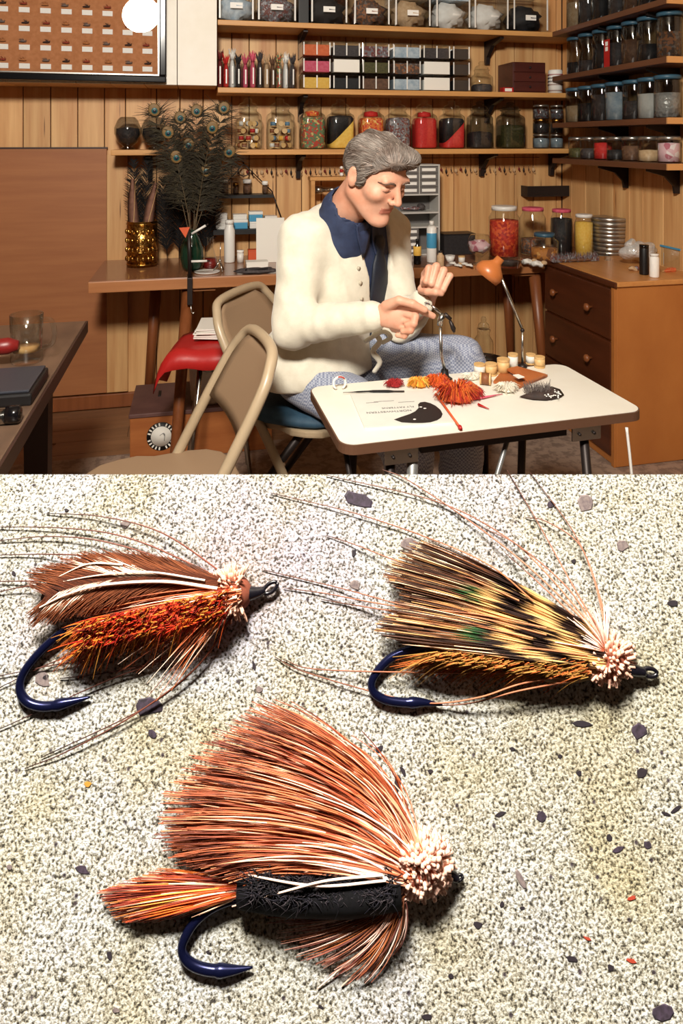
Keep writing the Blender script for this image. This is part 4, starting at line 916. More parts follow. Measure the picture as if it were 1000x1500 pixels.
for k, (px, py) in enumerate(((664, 388), (672, 391), (682, 389), (688, 391))):
    o = thing('paper_scrap', 'crumpled white paper scrap on the desk edge behind the raised fist', 'scrap', onz(px, py), 0, 'paper scraps on the desk'); MB().ell((0, 0, .007), (.018, .012, .007), 9, 6, bumpy=1.0, fr=70).build('scrap_body', 'c_white', o, world=False, fix=False); MB().box((-.012, -.004, .013), (.008, .006, .0138), rz=k).build('torn_corner', 'white_paper', o, world=False)
small('dark_box', 'low black fur-lined box against the pine wall behind the brandy glass', 'box', 668, 371, (.085, .05, .10), 'c_black', lidm='black')
# brandy glass
t = thing('brandy_glass', 'round brandy glass filled with pink foil scraps', 'glass', onz(702, 387))
MB().lathe([(0, .001), (.032, 0), (.032, .003), (.006, .008), (.005, .03), (.02, .04), (.048, .065), (.058, .095), (.052, .125), (.042, .14)], 26).build('glass_body', 'glass', t, world=False); MB().ell((0, 0, .086), (.050, .050, .030), 16, 10, bumpy=.4, fr=50).build('foil_scraps', 'c_foil', t, world=False)
# large jars
lid_jar('large_jar', 'large jar of orange-red feathers with a white lid', onz(738, 375), .078, .235, 'c_redmix', 'white_plastic', lvl=.78, lid_h=.02, neck=.80)
lid_jar('large_jar', 'large clear jar with a pink lid behind the fishbowl jar', onz(780, 372), .066, .225, 'c_mix', 'c_pink', lvl=.35, lid_h=.016, neck=.8)
lid_jar('fishbowl_jar', 'round fishbowl jar of nuts with a blue lid', onz(797, 384), .066, .125, 'c_nuts', 'blue_lid', lvl=.55, lid_h=.016, neck=.72)
lid_jar('large_jar', 'large jar packed with black feathers beside the yellow one', onz(822, 373), .056, .22, 'c_black', 'c_pink', lvl=.85, lid_h=.014, neck=.8)
lid_jar('large_jar', 'large jar packed with mustard yellow feathers beside the tins', onz(855, 378), .046, .205, 'c_yellow', 'white_plastic', lvl=.88, lid_h=.014, neck=.85)
t = thing('wall_ledge_box', 'long dark tray fixed to the pine wall above the large jars', 'tray', (wx(808, 3.47), 3.46, PY(808, 287, 3.46).z)); w_ = (wx(850, 3.46) - wx(767, 3.46)) / 2
MB().box((-w_, -.04, 0), (w_, .038, .012)).build('tray_base', 'dark_metal', t, world=False); MB().box((-w_, -.04, .0125), (w_, -.034, .06)).build('tray_front', 'dark_metal', t, world=False); MB().box((-w_, -.0335, .0125), (-w_ + .006, .038, .06)).build('tray_end', 'dark_metal', t, world=False); MB().box((w_ - .006, -.0335, .0125), (w_, .038, .06)).build('tray_end', 'dark_metal', t, world=False)
t['label'] = 'long dark tray mounted on the pine wall above the large jars'; t.name = 'wall_shelf_tray'
t = thing('ribbed_dish', 'round ribbed glass dish in front of the white-lidded jar', 'dish', onz(745, 391)); prof = [(0, .002), (.05, 0), (.062, .035), (.066, .04), (.06, .038), (.048, .006), (0, .006)]
MB().lathe(prof, 30).build('dish_body', 'glass', t, world=False); MB().lathe([(0, .008), (.045, .008), (.055, .026), (0, .03)], 20).build('contents', 'c_dkgrey', t, world=False)
for k, (px, py) in enumerate(((775, 388), (789, 391))):
    o = thing('fur_scrap', ['tuft of white fur beside the ribbed dish', 'tuft of white fur below the fishbowl jar'][k], 'fur', onz(px, py)); MB().ell((0, 0, .014), (.034, .02, .014), 14, 8, bumpy=.9, fr=60).build('fur_mass', 'c_white', o, world=False); MB().ell((.02, -.008, .02), (.014, .012, .01), 9, 6, bumpy=.9).build('fur_curl', 'c_tan', o, world=False)

# ------------------------------------------------------------------ behind and on the dresser
pt = onz(893, 378)
zz = DZ + .0005
TN = ['lowest', 'second from the bottom', 'middle', 'second from the top', 'topmost']
for k in range(5):
    w_ = [.080, .082, .086, .088, .090][k]; t = thing('metal_tin', 'wide silver metal tin, %s of the stack of five' % TN[k], 'tin', (pt.x, pt.y, zz)); hh = [.040, .042, .044, .034, .044][k]
    MB().lathe([(0, 0), (w_, 0), (w_, hh * .6)], 30).build('tin_base', 'tin', t, world=False); MB().lathe([(w_ + .002, hh * .6002), (w_ + .002, hh - .002), (w_, hh), (0, hh)], 30).build('lid', 'tin', t, world=False); zz += hh + .0008
t = thing('fur_strip', 'long strip of grey-brown fur along the back of the dresser top', 'fur', onz(842, 383, CZ)); mb = MB()
for k in range(420):
    a = random.uniform(0, 6.28); x_ = random.uniform(-.12, .12); y_ = random.uniform(-.025, .025); mb.tube([(x_, y_, 0.002), (x_ + .006 * math.cos(a), y_ + .01 * math.sin(a), random.uniform(.02, .045))], [.0014, .0004], 3, False)
mb.build('fur_hairs', 'c_grey', t, world=False, kind='stuff', fix=False); MB().ell((0, 0, .009), (.125, .028, .009), 20, 6).build('hide', 'c_brown', t, world=False)
bottle('glass_stopper', 'small turned glass stopper beside the stack of tins', onz(889, 381, CZ), .014, .06, 'glass', 'brass', .4, .5)
t = thing('plastic_bag', 'crumpled clear plastic bag beside the stack of tins', 'bag', onz(940, 388, CZ)); MB().ell((0, 0, .058), (.092, .052, .046), 26, 16, bumpy=.5, fr=18).build('bag_body', 'foil', t, world=False); MB().ell((-.055, 0, .095), (.03, .025, .022), 12, 8, bumpy=.9, fr=30).build('bag_neck', 'foil', t, world=False)
pq = onz(1002, 392, CZ)
t = thing('clear_tray', 'clear plastic sandwich box on the dresser beside the crumpled bag', 'box', (pq.x - .01, pq.y, pq.z)); MB().box((-.055, -.05, 0), (.07, .07, .085)).build('box_body', 'plastic_clear', t, world=False, bevel=.005); MB().box((-.05, -.045, .004), (.065, .065, .06)).build('contents', 'c_blue', t, world=False, bevel=.004); MB().box((-.058, -.053, .0855), (.073, .073, .093)).build('lid', 'blue_plastic', t, world=False)
bottle('black_bottle', 'tall slim black bottle on the dresser', onz(943, 402, CZ), .0185, .125, 'black', 'black_gloss', .9, .12)
bottle('white_bottle', 'slim white bottle standing right in front of the black bottle', onz(958, 406, CZ), .019, .097, 'label_white', 'white_plastic', .8, .18)
t = thing('fur_scrap', 'small tuft of pale fur beside the slim black bottle', 'fur', onz(928, 397, CZ)); MB().ell((0, 0, .01), (.02, .014, .011), 12, 7, bumpy=.9, fr=70).build('fur_mass', 'c_tan', t, world=False); MB().ell((.012, 0, .012), (.012, .01, .008), 9, 6, bumpy=.9).build('fur_curl', 'c_grey', t, world=False)
t = thing('feather_scrap', 'reddish-brown feather scrap on the dresser by the sandwich box', 'feather', onz(980, 399, CZ)); mb = MB(); feather(mb, (-.035, 0, .006), (.035, .005, .008), .014, 60, rw=.0011, seed=8); mb.build('barbs', 'c_rust', t, world=False, kind='stuff', fix=False); MB().tube([(-.035, 0, .006), (.035, .005, .008)], .0012, 5).build('shaft', 'spool_wood', t, world=False)

# ------------------------------------------------------------------ things on the white table
def ont(px, py): return onz(px, py, TZ)
# booklet with its title facing the man
cs_ = [PZ(521, 580, TZ), PZ(534, 629, TZ), PZ(671, 621, TZ), PZ(636, 573, TZ)]       # far-left, near-left, near-right, far-right
bo = cs_[1]; u_ = ((cs_[2] - cs_[1]) + (cs_[3] - cs_[0])) / 2; v_ = u_.normalized().cross(Vector((0, 0, -1))); v_ = -v_ if v_.dot(cs_[0] - cs_[1]) < 0 else v_
BW, BH = u_.length, ((cs_[0] - cs_[1]).dot(v_) + (cs_[3] - cs_[2]).dot(v_)) / 2; rzb = math.atan2(u_.y, u_.x)
bk_ = thing('booklet', 'pale printed booklet with a black feather shape on its cover, on the white table', 'booklet', (bo.x, bo.y, TZ + .0005), rzb); mat('cover', (214, 214, 206), .6, c2=(222, 222, 214), scale=12); mat('ink', (70, 66, 70), .8); mat('ink_black', (34, 28, 28), .6)
MB().box((0, 0, 0), (BW, BH, .003)).build('pages', 'white_paper', bk_, world=False); MB().box((-.001, -.001, .0032), (BW + .001, BH + .001, .0042)).build('cover', 'cover', bk_, world=False)
def bl(px, py, h=.0046): q = PZ(px, py, TZ + .0045) - bk_.location; return Vector((q.dot(u_.normalized()), q.dot(v_), h))
MB().prism([bl(*p_) for p_ in ((577, 615), (588, 611), (600, 607), (608, 603), (613, 598), (612, 593), (615, 590), (622, 589), (630, 591), (638, 595), (645, 601), (648, 607), (646, 612), (640, 616), (630, 619), (618, 620), (604, 620), (588, 619))], (0, 0, .0004)).build('feather_print', 'ink_black', bk_, world=False)
for px, py in ((607, 615), (616, 597), (622, 599)): q = bl(px, py, .0052); MB().prism([q + Vector((.004 * math.cos(a), .003 * math.sin(a), 0)) for a in (0, 1.2, 2.4, 3.6, 4.9)], (0, 0, .0003)).build('print_spot', 'label_white', bk_, world=False)
def text(s_, px, py, size, m, parent):
    cu = bpy.data.curves.new('txt', 'FONT'); cu.body = s_; cu.size = size; cu.align_x = 'CENTER'; cu.extrude = .0001
    to = bpy.data.objects.new('title_text', cu); COL.objects.link(to); bpy.context.view_layer.update(); me = bpy.data.meshes.new_from_object(to.evaluated_get(bpy.context.evaluated_depsgraph_get())); bpy.data.objects.remove(to)
    me.materials.clear(); me.materials.append(MATS[m]); o_ = bpy.data.objects.new('title_text', me); COL.objects.link(o_); o_.parent = parent; o_.location = bl(px, py, .0044); o_.rotation_euler = (0, 0, math.pi); o_['kind'] = 'stuff'; return o_
text('NORTHWESTERN', 569, 602, .0135, 'ink', bk_); text('FLY PATTERNS', 582, 596, .0120, 'ink', bk_); text('PACIFIC COAST', 550, 590, .006, 'ink', bk_) if False else None
for px, py, l_ in ((545, 590, .03), (562, 588, .05), (595, 589, .04)): q = bl(px, py, .0044); MB().box((q.x - l_ / 2, q.y - .0006, .0044), (q.x + l_ / 2, q.y + .0006, .0047)).build('small_print', 'ink', bk_, world=False)
# long black tail feather
t = thing('tail_feather', 'long thin black feather lying along the back of the booklet', 'feather', ont(545, 575)); a, b_ = PZ(592, 573, TZ + .009) - t.location, PZ(502, 575, TZ + .006) - t.location
MB().tube(spline([a, a * .5 + b_ * .5 + Vector((0, .004, 0)), b_], 6), [.003] * 3 + [.006] * 4 + [.004] * 3 + [.002, .001, .0005], 8, flat=.4).build('vane', 'plume_black', t, world=False); MB().tube([a, b_], .0008, 4).build('shaft', 'black', t, world=False)
# coloured hackles
def hackle(label, px, py, rad, cols_, n, seed, flat=.45, h=.02, spread=(0, 360), name='dyed_hackle'):
    t = thing(name, label, 'feather', ont(px, py)); rg = random.Random(seed); mb = MB()
    for k in range(n):
        a_ = R(rg.uniform(*spread)) - YAW; l_ = rad * rg.uniform(.5, 1.05); c = lin(rg.choice(cols_)); z0 = rg.uniform(.004, h * .7); w0 = rad * rg.uniform(0, .5)
        p0 = Vector((w0 * math.cos(a_), w0 * math.sin(a_) * .6, z0)); p2 = Vector((l_ * math.cos(a_), l_ * math.sin(a_) * .75, rg.uniform(.003, h))); mb.tube([p0, (p0 + p2) / 2 + Vector((0, 0, h * .6)), p2], [.0013, .0012, .0005], 3, False, col=c)
    mb.build('barbs', 'fibre_col', t, world=False, kind='stuff', fix=False); MB().ell((0, 0, h * .45), (rad * .62, rad * .5, h * .42), 18, 8, bumpy=.5, fr=60).build('down', seed_m(cols_), t, world=False); return t
mat('fibre_col', (255, 255, 255), .7, kind='attr')
def seed_m(c):
    n_ = 'down_%d_%d' % (c[0][0], c[0][1])
    if n_ not in MATS: mat(n_, c[0], .8, c2=c[1], scale=90)
    return n_
hackle('big fluffy orange-red hackle bundle in front of the tying vise', 668, 588, .062, [(206, 84, 24), (190, 56, 24), (220, 110, 40), (160, 36, 24)], 620, 1, h=.034)
hackle('crimson end of hackle lying against the orange bundle', 692, 585, .032, [(166, 30, 28), (190, 44, 34)], 220, 2, h=.022)
hackle('yellow-orange hackle beside the vise base', 614, 567, .034, [(236, 178, 50), (232, 140, 40), (240, 200, 90)], 260, 3, h=.018)
hackle('small dark red hackle beside the yellow one', 577, 567, .028, [(150, 28, 30), (176, 40, 40)], 200, 4, h=.014)
hackle('bright orange hackle tuft touching the vise post', 640, 566, .036, [(226, 100, 30), (206, 76, 24)], 280, 5, h=.022)
hackle('white marabou tuft beside the leather wallet', 741, 574, .036, [(236, 230, 214), (226, 216, 196)], 260, 6, h=.016)
hackle('white marabou tuft in front of the standing spools', 690, 556, .030, [(240, 234, 218), (230, 222, 204)], 200, 7, h=.012)
for (a_, b_, tx) in (((702, 583), (736, 577), 'thin pink hackle quill pointing away from the bundle towards the wallet'), ((700, 592), (716, 599), 'short red hackle quill sticking out of the crimson hackle')):
    p0, p1 = PZ(*a_, TZ + .006), PZ(*b_, TZ + .004); t = thing('hackle_quill', tx, 'feather', (p1.x, p1.y, TZ + .0005)); MB().tube([p0, p1], [.003, .0008], 6).build('quill', 'c_pink' if a_[0] == 702 else 'red', t); MB().tube([p0 + (p1 - p0) * .1, p0 + (p1 - p0) * .7], [.0045, .002], 6, flat=.4).build('vane', 'c_pink' if a_[0] == 702 else 'red', t)
p0, p1 = PZ(638, 577, TZ + .012), PZ(672, 624, TZ + .007); t = thing('red_bodkin', 'thin red-handled bodkin lying across the booklet edge', 'tool', (p1.x, p1.y, TZ + .0045)); MB().tube([p0, p1], .0026, 8).build('rod', 'orange_red', t); d = (p1 - p0).normalized(); MB().tube([p1 + d * .0003, p1 + d * .005, p1 + d * .014], [.0035, .005, .0035], 10).build('knob', 'red', t)
# ring-shaped bit at the table corner
t = thing('ribbon_ring', 'small white and red curled ribbon at the table corner by the trousers', 'ribbon', ont(497, 571)); MB().tube([(.016 * math.cos(a), 0, .017 + .016 * math.sin(a)) for a in [R(-60 + 20 * k) for k in range(16)]], .003, 6).build('loop', 'white_paper', t, world=False); MB().tube([(.0165 * math.cos(a), -.0035, .0175 + .0165 * math.sin(a)) for a in [R(40 + 16 * k) for k in range(5)]], .0018, 6).build('red_stripe', 'red', t, world=False)
# leather wallet
W0 = ont(762, 556)
t = thing('leather_wallet', 'open brown leather fly wallet on the white table', 'wallet', W0)
pl = [PZ(x, y, TZ) - W0 + Vector((0, 0, .001)) for x, y in ((722, 562), (736, 545), (756, 546), (802, 552), (801, 553), (770, 566), (752, 574), (733, 565))]
MB().prism(pl, (0, 0, .006)).build('lower_flap', 'leather', t, world=False, bevel=.0015)
pl2 = [PZ(x, y, TZ + .007) - W0 for x, y in ((742, 548), (757, 547.5), (799, 552), (774, 561))]; up = Vector((0, 0, .010)); pl2 = [pl2[0] + up, pl2[1] + up * 1.6, pl2[2] + Vector((0, 0, .003)), pl2[3]]
MB().prism(pl2, (0, 0, .005)).build('upper_flap', 'leather', t, world=False); q = [PZ(x, y, TZ + .022) - W0 for x, y in ((751, 550), (759, 549), (768, 553), (759, 555))]; MB().prism(q, (0, 0, .002)).build('white_patch', 'white_paper', t, world=False)
# guinea feather
t = thing('guinea_feather', 'dark guinea fowl feather dotted with white spots on the white table', 'feather', ont(795, 578)); mat('guinea', (46, 36, 34), .8, c2=(70, 54, 48), scale=40); mat('guinea_down', (110, 100, 96), .9)
pl = [PZ(x, y, TZ + .004) - t.location for x, y in ((760, 581), (772, 576), (790, 570), (808, 566), (820, 570), (826, 578), (818, 583), (800, 586), (780, 585))]; c_ = sum(pl, Vector()) / len(pl)
vs_ = pl + [c_ + (p_ - c_) * .5 + Vector((0, 0, .009)) for p_ in pl] + [c_ + Vector((0, 0, .011))]; n = len(pl); MB().add(vs_, [(i, (i + 1) % n, (i + 1) % n + n, i + n) for i in range(n)] + [(i + n, (i + 1) % n + n, 2 * n) for i in range(n)] + [tuple(range(n))], True).build('vane', 'guinea', t, world=False)
rg = random.Random(6)
for k in range(26):
    x_, y_ = rg.uniform(798, 822), rg.uniform(570, 583); q = PZ(x_, y_, TZ + .012) - t.location; MB().ell(q, (.0022, .0022, .0012), 7, 5).build('white_spot', 'label_white', t, world=False)
mb = MB()
for k in range(200): a_ = rg.uniform(0, 6.28); q = PZ(rg.uniform(768, 806), rg.uniform(568, 578), TZ + .008) - t.location; mb.tube([q, q + Vector((.008 * math.cos(a_), .006 * math.sin(a_), rg.uniform(.008, .022)))], [.0009, .0003], 3, False)
mb.build('down', 'guinea_down', t, world=False, kind='stuff', fix=False)
# wooden spools
SPT = [(702, 549, .0155, .030, 'spool_white', 'at the trouser end of the row'), (719, 549, .0165, .031, 'spool_wood', 'bare, between two taller spools'), (737, 548, .0175, .042, 'spool_wood', 'tallest bare one, against the wallet'), (751, 539, .0140, .040, 'spool_white', 'white, right behind the wallet'), (777, 533, .0140, .028, 'spool_white', 'short white, beside the lamp stem'), (790, 538, .0150, .030, 'spool_wood', 'last of the row, near the dresser')]
for px, py, r_, h_, c_, tx in SPT: spool('wooden thread spool on the white table, ' + tx, ont(px, py), (0, 0, 0), c_, r_, h_)
p_ = ont(703, 563); spool('wooden thread spool lying on its side in front of the standing spools', (p_.x, p_.y, TZ + .0165), (R(90), 0, R(60)), 'spool_brown', .0155, .028)
# tying vise
pv_ = ont(651, 558); t = thing('tying_vise', 'metal fly-tying vise on a dark base standing on the white table', 'vise', pv_, -YAW)
MB().lathe([(0, 0), (.020, 0), (.021, .006), (.012, .012), (.009, .03), (0, .03)], 18).build('base', 'black', t, world=False); tt = pv_.y / pdir(651, 558).y; m1 = tt / F_PX
def vl(px, py, dy=0.0): return Vector(((px - 651) * m1, dy, (558 - py) * m1))
MB().tube([(0, 0, .0302), vl(646, 520), vl(645, 480)], [.0045, .0042, .0042], 12).build('stem', 'steel', t, world=False); MB().tube([vl(644, 477), vl(645, 468), vl(650, 460)], [.0075, .0085, .0075], 12).build('collet', 'steel', t, world=False)
MB().tube([vl(648, 462), vl(637, 452), vl(631, 447)], [.0055, .0045, .0012], 10).build('jaw', 'steel', t, world=False); MB().tube([vl(651, 460), vl(660, 468)], [.006, .005], 10).build('sleeve', 'dark_metal', t, world=False); MB().tube([vl(659, 470), vl(664, 482), vl(665, 487)], [.004, .0065, .003], 8).build('cam_lever', 'dark_metal', t, world=False)
fl_ = thing('half_tied_fly', 'tiny half-tied fly gripped in the vise jaws', 'fishing fly', pv_ + Vector(((628 - 651) * m1 * CA, -(628 - 651) * m1 * SA, (558 - 446) * m1)), -YAW); MB().tube([(.004, 0, -.002), (-.004, 0, .002), (-.012, 0, .004)], .0011, 6).build('hook', 'dark_metal', fl_, world=False); mb = MB()
for k in range(40): a_ = random.uniform(0, 6.28); mb.tube([(-.004, 0, .002), (-.004 + .008 * math.cos(a_), random.uniform(-.005, .005), .002 + .008 * math.sin(a_))], [.0005, .0002], 3, False)
mb.build('hackle', 'c_grey', fl_, world=False, kind='stuff', fix=False)
# small desk lamp
pl_ = ont(765, 538); tt = pl_.y / pdir(764, 540).y; m1 = tt / F_PX
t = thing('desk_lamp', 'small gooseneck lamp with an orange-brown shade standing on the white table', 'lamp', pl_, -YAW)
def ll(px, py, dy=0.0): return Vector(((px - 765) * m1, dy, (538 - py) * m1))
MB().lathe([(0, 0), (.013, 0), (.013, .006), (.006, .010), (0, .010)], 20).build('base', 'dark_metal', t, world=False); MB().tube([(0, 0, .0102), ll(765, 485)], .0035, 8).build('lower_arm', 'steel', t, world=False); MB().ell(ll(765, 484), (.006, .006, .006), 10, 8).build('joint', 'dark_metal', t, world=False); MB().tube([ll(764, 480), ll(730, 397)], .0042, 10).build('upper_arm', 'steel', t, world=False); MB().ell(ll(729, 394), (.007, .007, .008), 10, 8).build('joint', 'dark_metal', t, world=False)
# shade: an elongated bulb seen from the side, open mouth turned down to the work
ax = (ll(707, 411) - ll(732, 379)).normalized(); zr = Vector((0, 0, 1)).rotation_difference(ax).to_matrix().to_4x4(); M_ = Matrix.Translation(ll(733, 378)) @ zr
MB().lathe([(.0, 0), (.012, 0), (.013, .016), (.020, .024), (.036, .038), (.041, .054), (.036, .070), (.034, .070), (.038, .054), (.033, .04), (.016, .028), (0, .022)], 26, M=M_).build('shade', 'lamp_orange', t, world=False)
# glass jar on a low black stand behind the table
pz_ = PZ(708, 527, .53); t = thing('plant_stand', 'low round black stand behind the white table', 'stand', (pz_.x, pz_.y, .0185)); MB().lathe([(0, .49), (.085, .49), (.09, .5), (.085, .5112), (0, .5112)], 24).build('stand_top', 'black', t, world=False); MB().tube([(0, 0, .02), (0, 0, .4895)], .018, 12).build('stem', 'black', t, world=False); MB().lathe([(0, 0), (.10, 0), (.10, .008), (.02, .02), (0, .02)], 24).build('foot', 'black', t, world=False)
t = stopper_jar(708, 'small clear stoppered jar on the low black stand', None, r=.030, h=.062, Y=pz_.y, z=.5305, name='clear_jar'); t.location = (pz_.x, pz_.y, .5302)
# ------------------------------------------------------------------ the seated man (implicit surfaces in the camera-aligned frame: right, ahead, up)
def K(px, py, t): return np.array(((px - CX) / F_PX * t, t, HCAM - (py - HY) / F_PX * t))
def n_cap(P, a, b_, ra, rb):
    a = np.asarray(a, float); b_ = np.asarray(b_, float); ba = b_ - a; d = [P[i] - a[i] for i in range(3)]
    t = np.clip((d[0] * ba[0] + d[1] * ba[1] + d[2] * ba[2]) / max(ba @ ba, 1e-9), 0, 1)
    return np.sqrt(sum((d[i] - ba[i] * t) ** 2 for i in range(3))) - (ra + (rb - ra) * t)
def n_ell(P, c, r, ax=None):
    d = [P[i] - c[i] for i in range(3)]
    if ax is not None: d = [d[0] * a[0] + d[1] * a[1] + d[2] * a[2] for a in ax]
    k0 = np.sqrt(sum((d[i] / r[i]) ** 2 for i in range(3))); k1 = np.sqrt(sum((d[i] / r[i] ** 2) ** 2 for i in range(3)))
    return k0 * (k0 - 1) / np.maximum(k1, 1e-6)
def smin(a, b_, k): h = np.clip(0.5 + 0.5 * (b_ - a) / k, 0, 1); return b_ + (a - b_) * h - k * h * (1 - h)
def smax(a, b_, k): return -smin(-a, -b_, k)
def surf(func, lo, hi, res):
    lo = np.array(lo, float); hi = np.array(hi, float); n = np.ceil((hi - lo) / res).astype(int) + 1
    ax = [lo[i] + res * np.arange(n[i]) for i in range(3)]
    P = np.meshgrid(*ax, indexing='ij'); V = func(P).astype(np.float32)
    ins = V < 0
    c = np.zeros(tuple(n - 1), np.int8)
    offs = [(i, j, k) for i in (0, 1) for j in (0, 1) for k in (0, 1)]
    for (i, j, k) in offs: c += ins[i:n[0] - 1 + i, j:n[1] - 1 + j, k:n[2] - 1 + k]
    act = np.argwhere((c > 0) & (c < 8)); idx = -np.ones(tuple(n - 1), np.int64); idx[tuple(act.T)] = np.arange(len(act))
    pos = np.zeros((len(act), 3)); cnt = np.zeros(len(act))
    for a in offs:
        for d in range(3):
            if a[d]: continue
            b_ = list(a); b_[d] = 1
            va = V[act[:, 0] + a[0], act[:, 1] + a[1], act[:, 2] + a[2]]; vb = V[act[:, 0] + b_[0], act[:, 1] + b_[1], act[:, 2] + b_[2]]
            m = (va < 0) != (vb < 0); t = np.where(m, va / np.where(m, va - vb, 1), 0)
            for q in range(3): pos[:, q] += m * (a[q] + (t if q == d else 0))
            cnt += m
    pos = lo + (act + pos / cnt[:, None]) * res
    faces = []
    for d in range(3):
        e = [1, 2, 0][d], [2, 0, 1][d]
        s0 = [slice(None)] * 3; s1 = [slice(None)] * 3; s0[d] = slice(0, n[d] - 1); s1[d] = slice(1, n[d])
        A, B = ins[tuple(s0)], ins[tuple(s1)]
        for sign in (0, 1):
            E = np.argwhere((A & ~B) if sign == 0 else (~A & B))
            E = E[(E[:, e[0]] > 0) & (E[:, e[1]] > 0) & (E[:, e[0]] < n[e[0]] - 1) & (E[:, e[1]] < n[e[1]] - 1)]
            if not len(E): continue
            q = []
            for (u, v) in ((1, 1), (0, 1), (0, 0), (1, 0)):
                T = E.copy(); T[:, e[0]] -= u; T[:, e[1]] -= v; q.append(idx[T[:, 0], T[:, 1], T[:, 2]])
            Q = np.stack(q, 1); faces.append(Q if sign == 0 else Q[:, ::-1])
    Fq = np.concatenate(faces); Fq = Fq[(Fq >= 0).all(1)]
    return pos, Fq
def mixc(a, b_, t): return tuple(a[i] + (b_[i] - a[i]) * t for i in range(3)) + (1.0,)
man = thing('person', 'man in cream cardigan, navy shirt and checked trousers tying a fly at the white table', 'person', CF(-0.05, 2.15, 0.52), -YAW)
MO = np.array((-0.05, 2.15, 0.52))
def sbuild(pf, name, m, parent=None, mi=None):
    parts = pf if isinstance(pf, list) else [pf]; vs, fs, o = [], [], 0
    for v, f in parts: vs.append(v - MO); fs.append(f + o); o += len(v)
    v = np.concatenate(vs); f = np.concatenate(fs); me = bpy.data.meshes.new(name)
    me.vertices.add(len(v)); me.vertices.foreach_set('co', v.astype(np.float32).ravel())
    me.loops.add(len(f) * 4); me.loops.foreach_set('vertex_index', f.astype(np.int32).ravel())
    me.polygons.add(len(f)); me.polygons.foreach_set('loop_start', np.arange(len(f), dtype=np.int32) * 4)
    try: me.polygons.foreach_set('loop_total', np.full(len(f), 4, np.int32))
    except Exception: pass
    me.update(calc_edges=True); me.polygons.foreach_set('use_smooth', np.ones(len(f), bool))
    for k in (m if isinstance(m, list) else [m]): me.materials.append(MATS[k])
    if mi is not None: me.polygons.foreach_set('material_index', np.asarray(mi(v[f].mean(1) + MO), np.int32))
    me.validate(); ob = bpy.data.objects.new(name, me); COL.objects.link(ob); ob.parent = parent or man; return ob
mat('skin', (220, 168, 142), 0.5, c2=(208, 146, 118), scale=18, spec=0.4); mat('lip', (196, 122, 102), 0.5); mat('brow', (104, 80, 66), 0.9)
mat('hair', (98, 80, 70), 0.6, c2=(160, 146, 136), scale=22, stretch=(1, 1, 2.2), lo_=0.36, hi_=0.66, bump=0.7, bscale=260)
mat('knit', (214, 207, 188), 0.9, c2=(224, 218, 200), scale=30, bump=0.5, bscale=420, sheen=0.3)
mat('navy', (34, 44, 72), 0.75, c2=(42, 54, 84), scale=40); mat('tie', (18, 24, 36), 0.6, c2=(26, 34, 48), scale=25)
mat('trouser', (120, 128, 152), 0.85, c2=(172, 178, 192), scale=180, kind='checker', lo_=0.3, hi_=0.7)
mat('shoe', (60, 36, 24), 0.4)
# --- head frame
HC = K(549, 258, 1.95); th, ph_ = R(43), R(26)
hf0 = np.array((math.sin(th), -math.cos(th), 0)); U_ = np.array((0, 0, 1.0))
hf = hf0 * math.cos(ph_) - U_ * math.sin(ph_); hu = U_ * math.cos(ph_) + hf0 * math.sin(ph_); hl = np.cross(hu, hf)
def H(f, l, u): return HC + hf * f + hl * l + hu * u
AXH = (hf, hl, hu)
def toH(P): d = [P[i] - HC[i] for i in range(3)]; return [d[0] * a[0] + d[1] * a[1] + d[2] * a[2] for a in AXH]
NB = K(498, 322, 2.08)                                                  # base of the neck
def f_head(P):
    Q = toH(P); E = lambda c, r: n_ell(Q, c, r)
    d = E((-0.012, 0, 0.035), (0.097, 0.075, 0.086))
    d = smin(d, E((0.036, 0, -0.030), (0.056, 0.058, 0.088)), 0.03)
    d = smin(d, n_cap(Q, (-0.012, 0.050, -0.058), (0.062, 0.018, -0.104), 0.018, 0.016), 0.03)
    d = smin(d, n_cap(Q, (-0.012, -0.050, -0.058), (0.062, -0.018, -0.104), 0.018, 0.016), 0.03)
    d = smin(d, E((0.076, 0, -0.106), (0.019, 0.024, 0.017)), 0.018)
    for s_ in (-1, 1): d = smin(d, E((0.058, s_ * 0.046, -0.022), (0.026, 0.020, 0.020)), 0.02)
    d = smin(d, n_cap(Q, (0.080, -0.042, 0.026), (0.080, 0.042, 0.026), 0.011, 0.011), 0.014)
    for s_ in (-1, 1):
        d = smax(d, -n_ell(Q, (0.100, s_ * 0.033, 0.006), (0.020, 0.017, 0.012)), 0.010)
        d = smin(d, n_ell(Q, (0.075, s_ * 0.032, 0.003), (0.014, 0.016, 0.011)), 0.004)
    d = smin(d, n_cap(Q, (0.090, 0, 0.016), (0.113, 0, -0.026), 0.008, 0.0115), 0.010)
    for s_ in (-1, 1): d = smin(d, n_ell(Q, (0.101, s_ * 0.013, -0.031), (0.010, 0.008, 0.008)), 0.005)
    d = smin(d, n_cap(Q, (0.081, -0.019, -0.061), (0.081, 0.019, -0.061), 0.0055, 0.0055), 0.007)
    d = smin(d, n_cap(Q, (0.080, -0.016, -0.072), (0.080, 0.016, -0.072), 0.006, 0.006), 0.007)
    d = smax(d, -n_cap(Q, (0.0905, -0.022, -0.0665), (0.0905, 0.022, -0.0665), 0.002, 0.002), 0.004)
    for s_ in (-1, 1):
        e = n_ell([Q[0] + .12 * (Q[2] + .004), Q[1] - s_ * .25 * (-.012 - Q[0]), Q[2]], (-0.012, s_ * 0.078, -0.004), (0.017, 0.008, 0.031)); e = smax(e, -n_ell(Q, (-0.006, s_ * 0.088, 0.002), (0.009, 0.009, 0.017)), 0.004)
        d = smin(d, e, 0.006)
    a, b_ = H(-0.03, 0, -0.05), NB
    d = smin(d, n_cap(P, a, b_, 0.056, 0.062), 0.03)
    return d
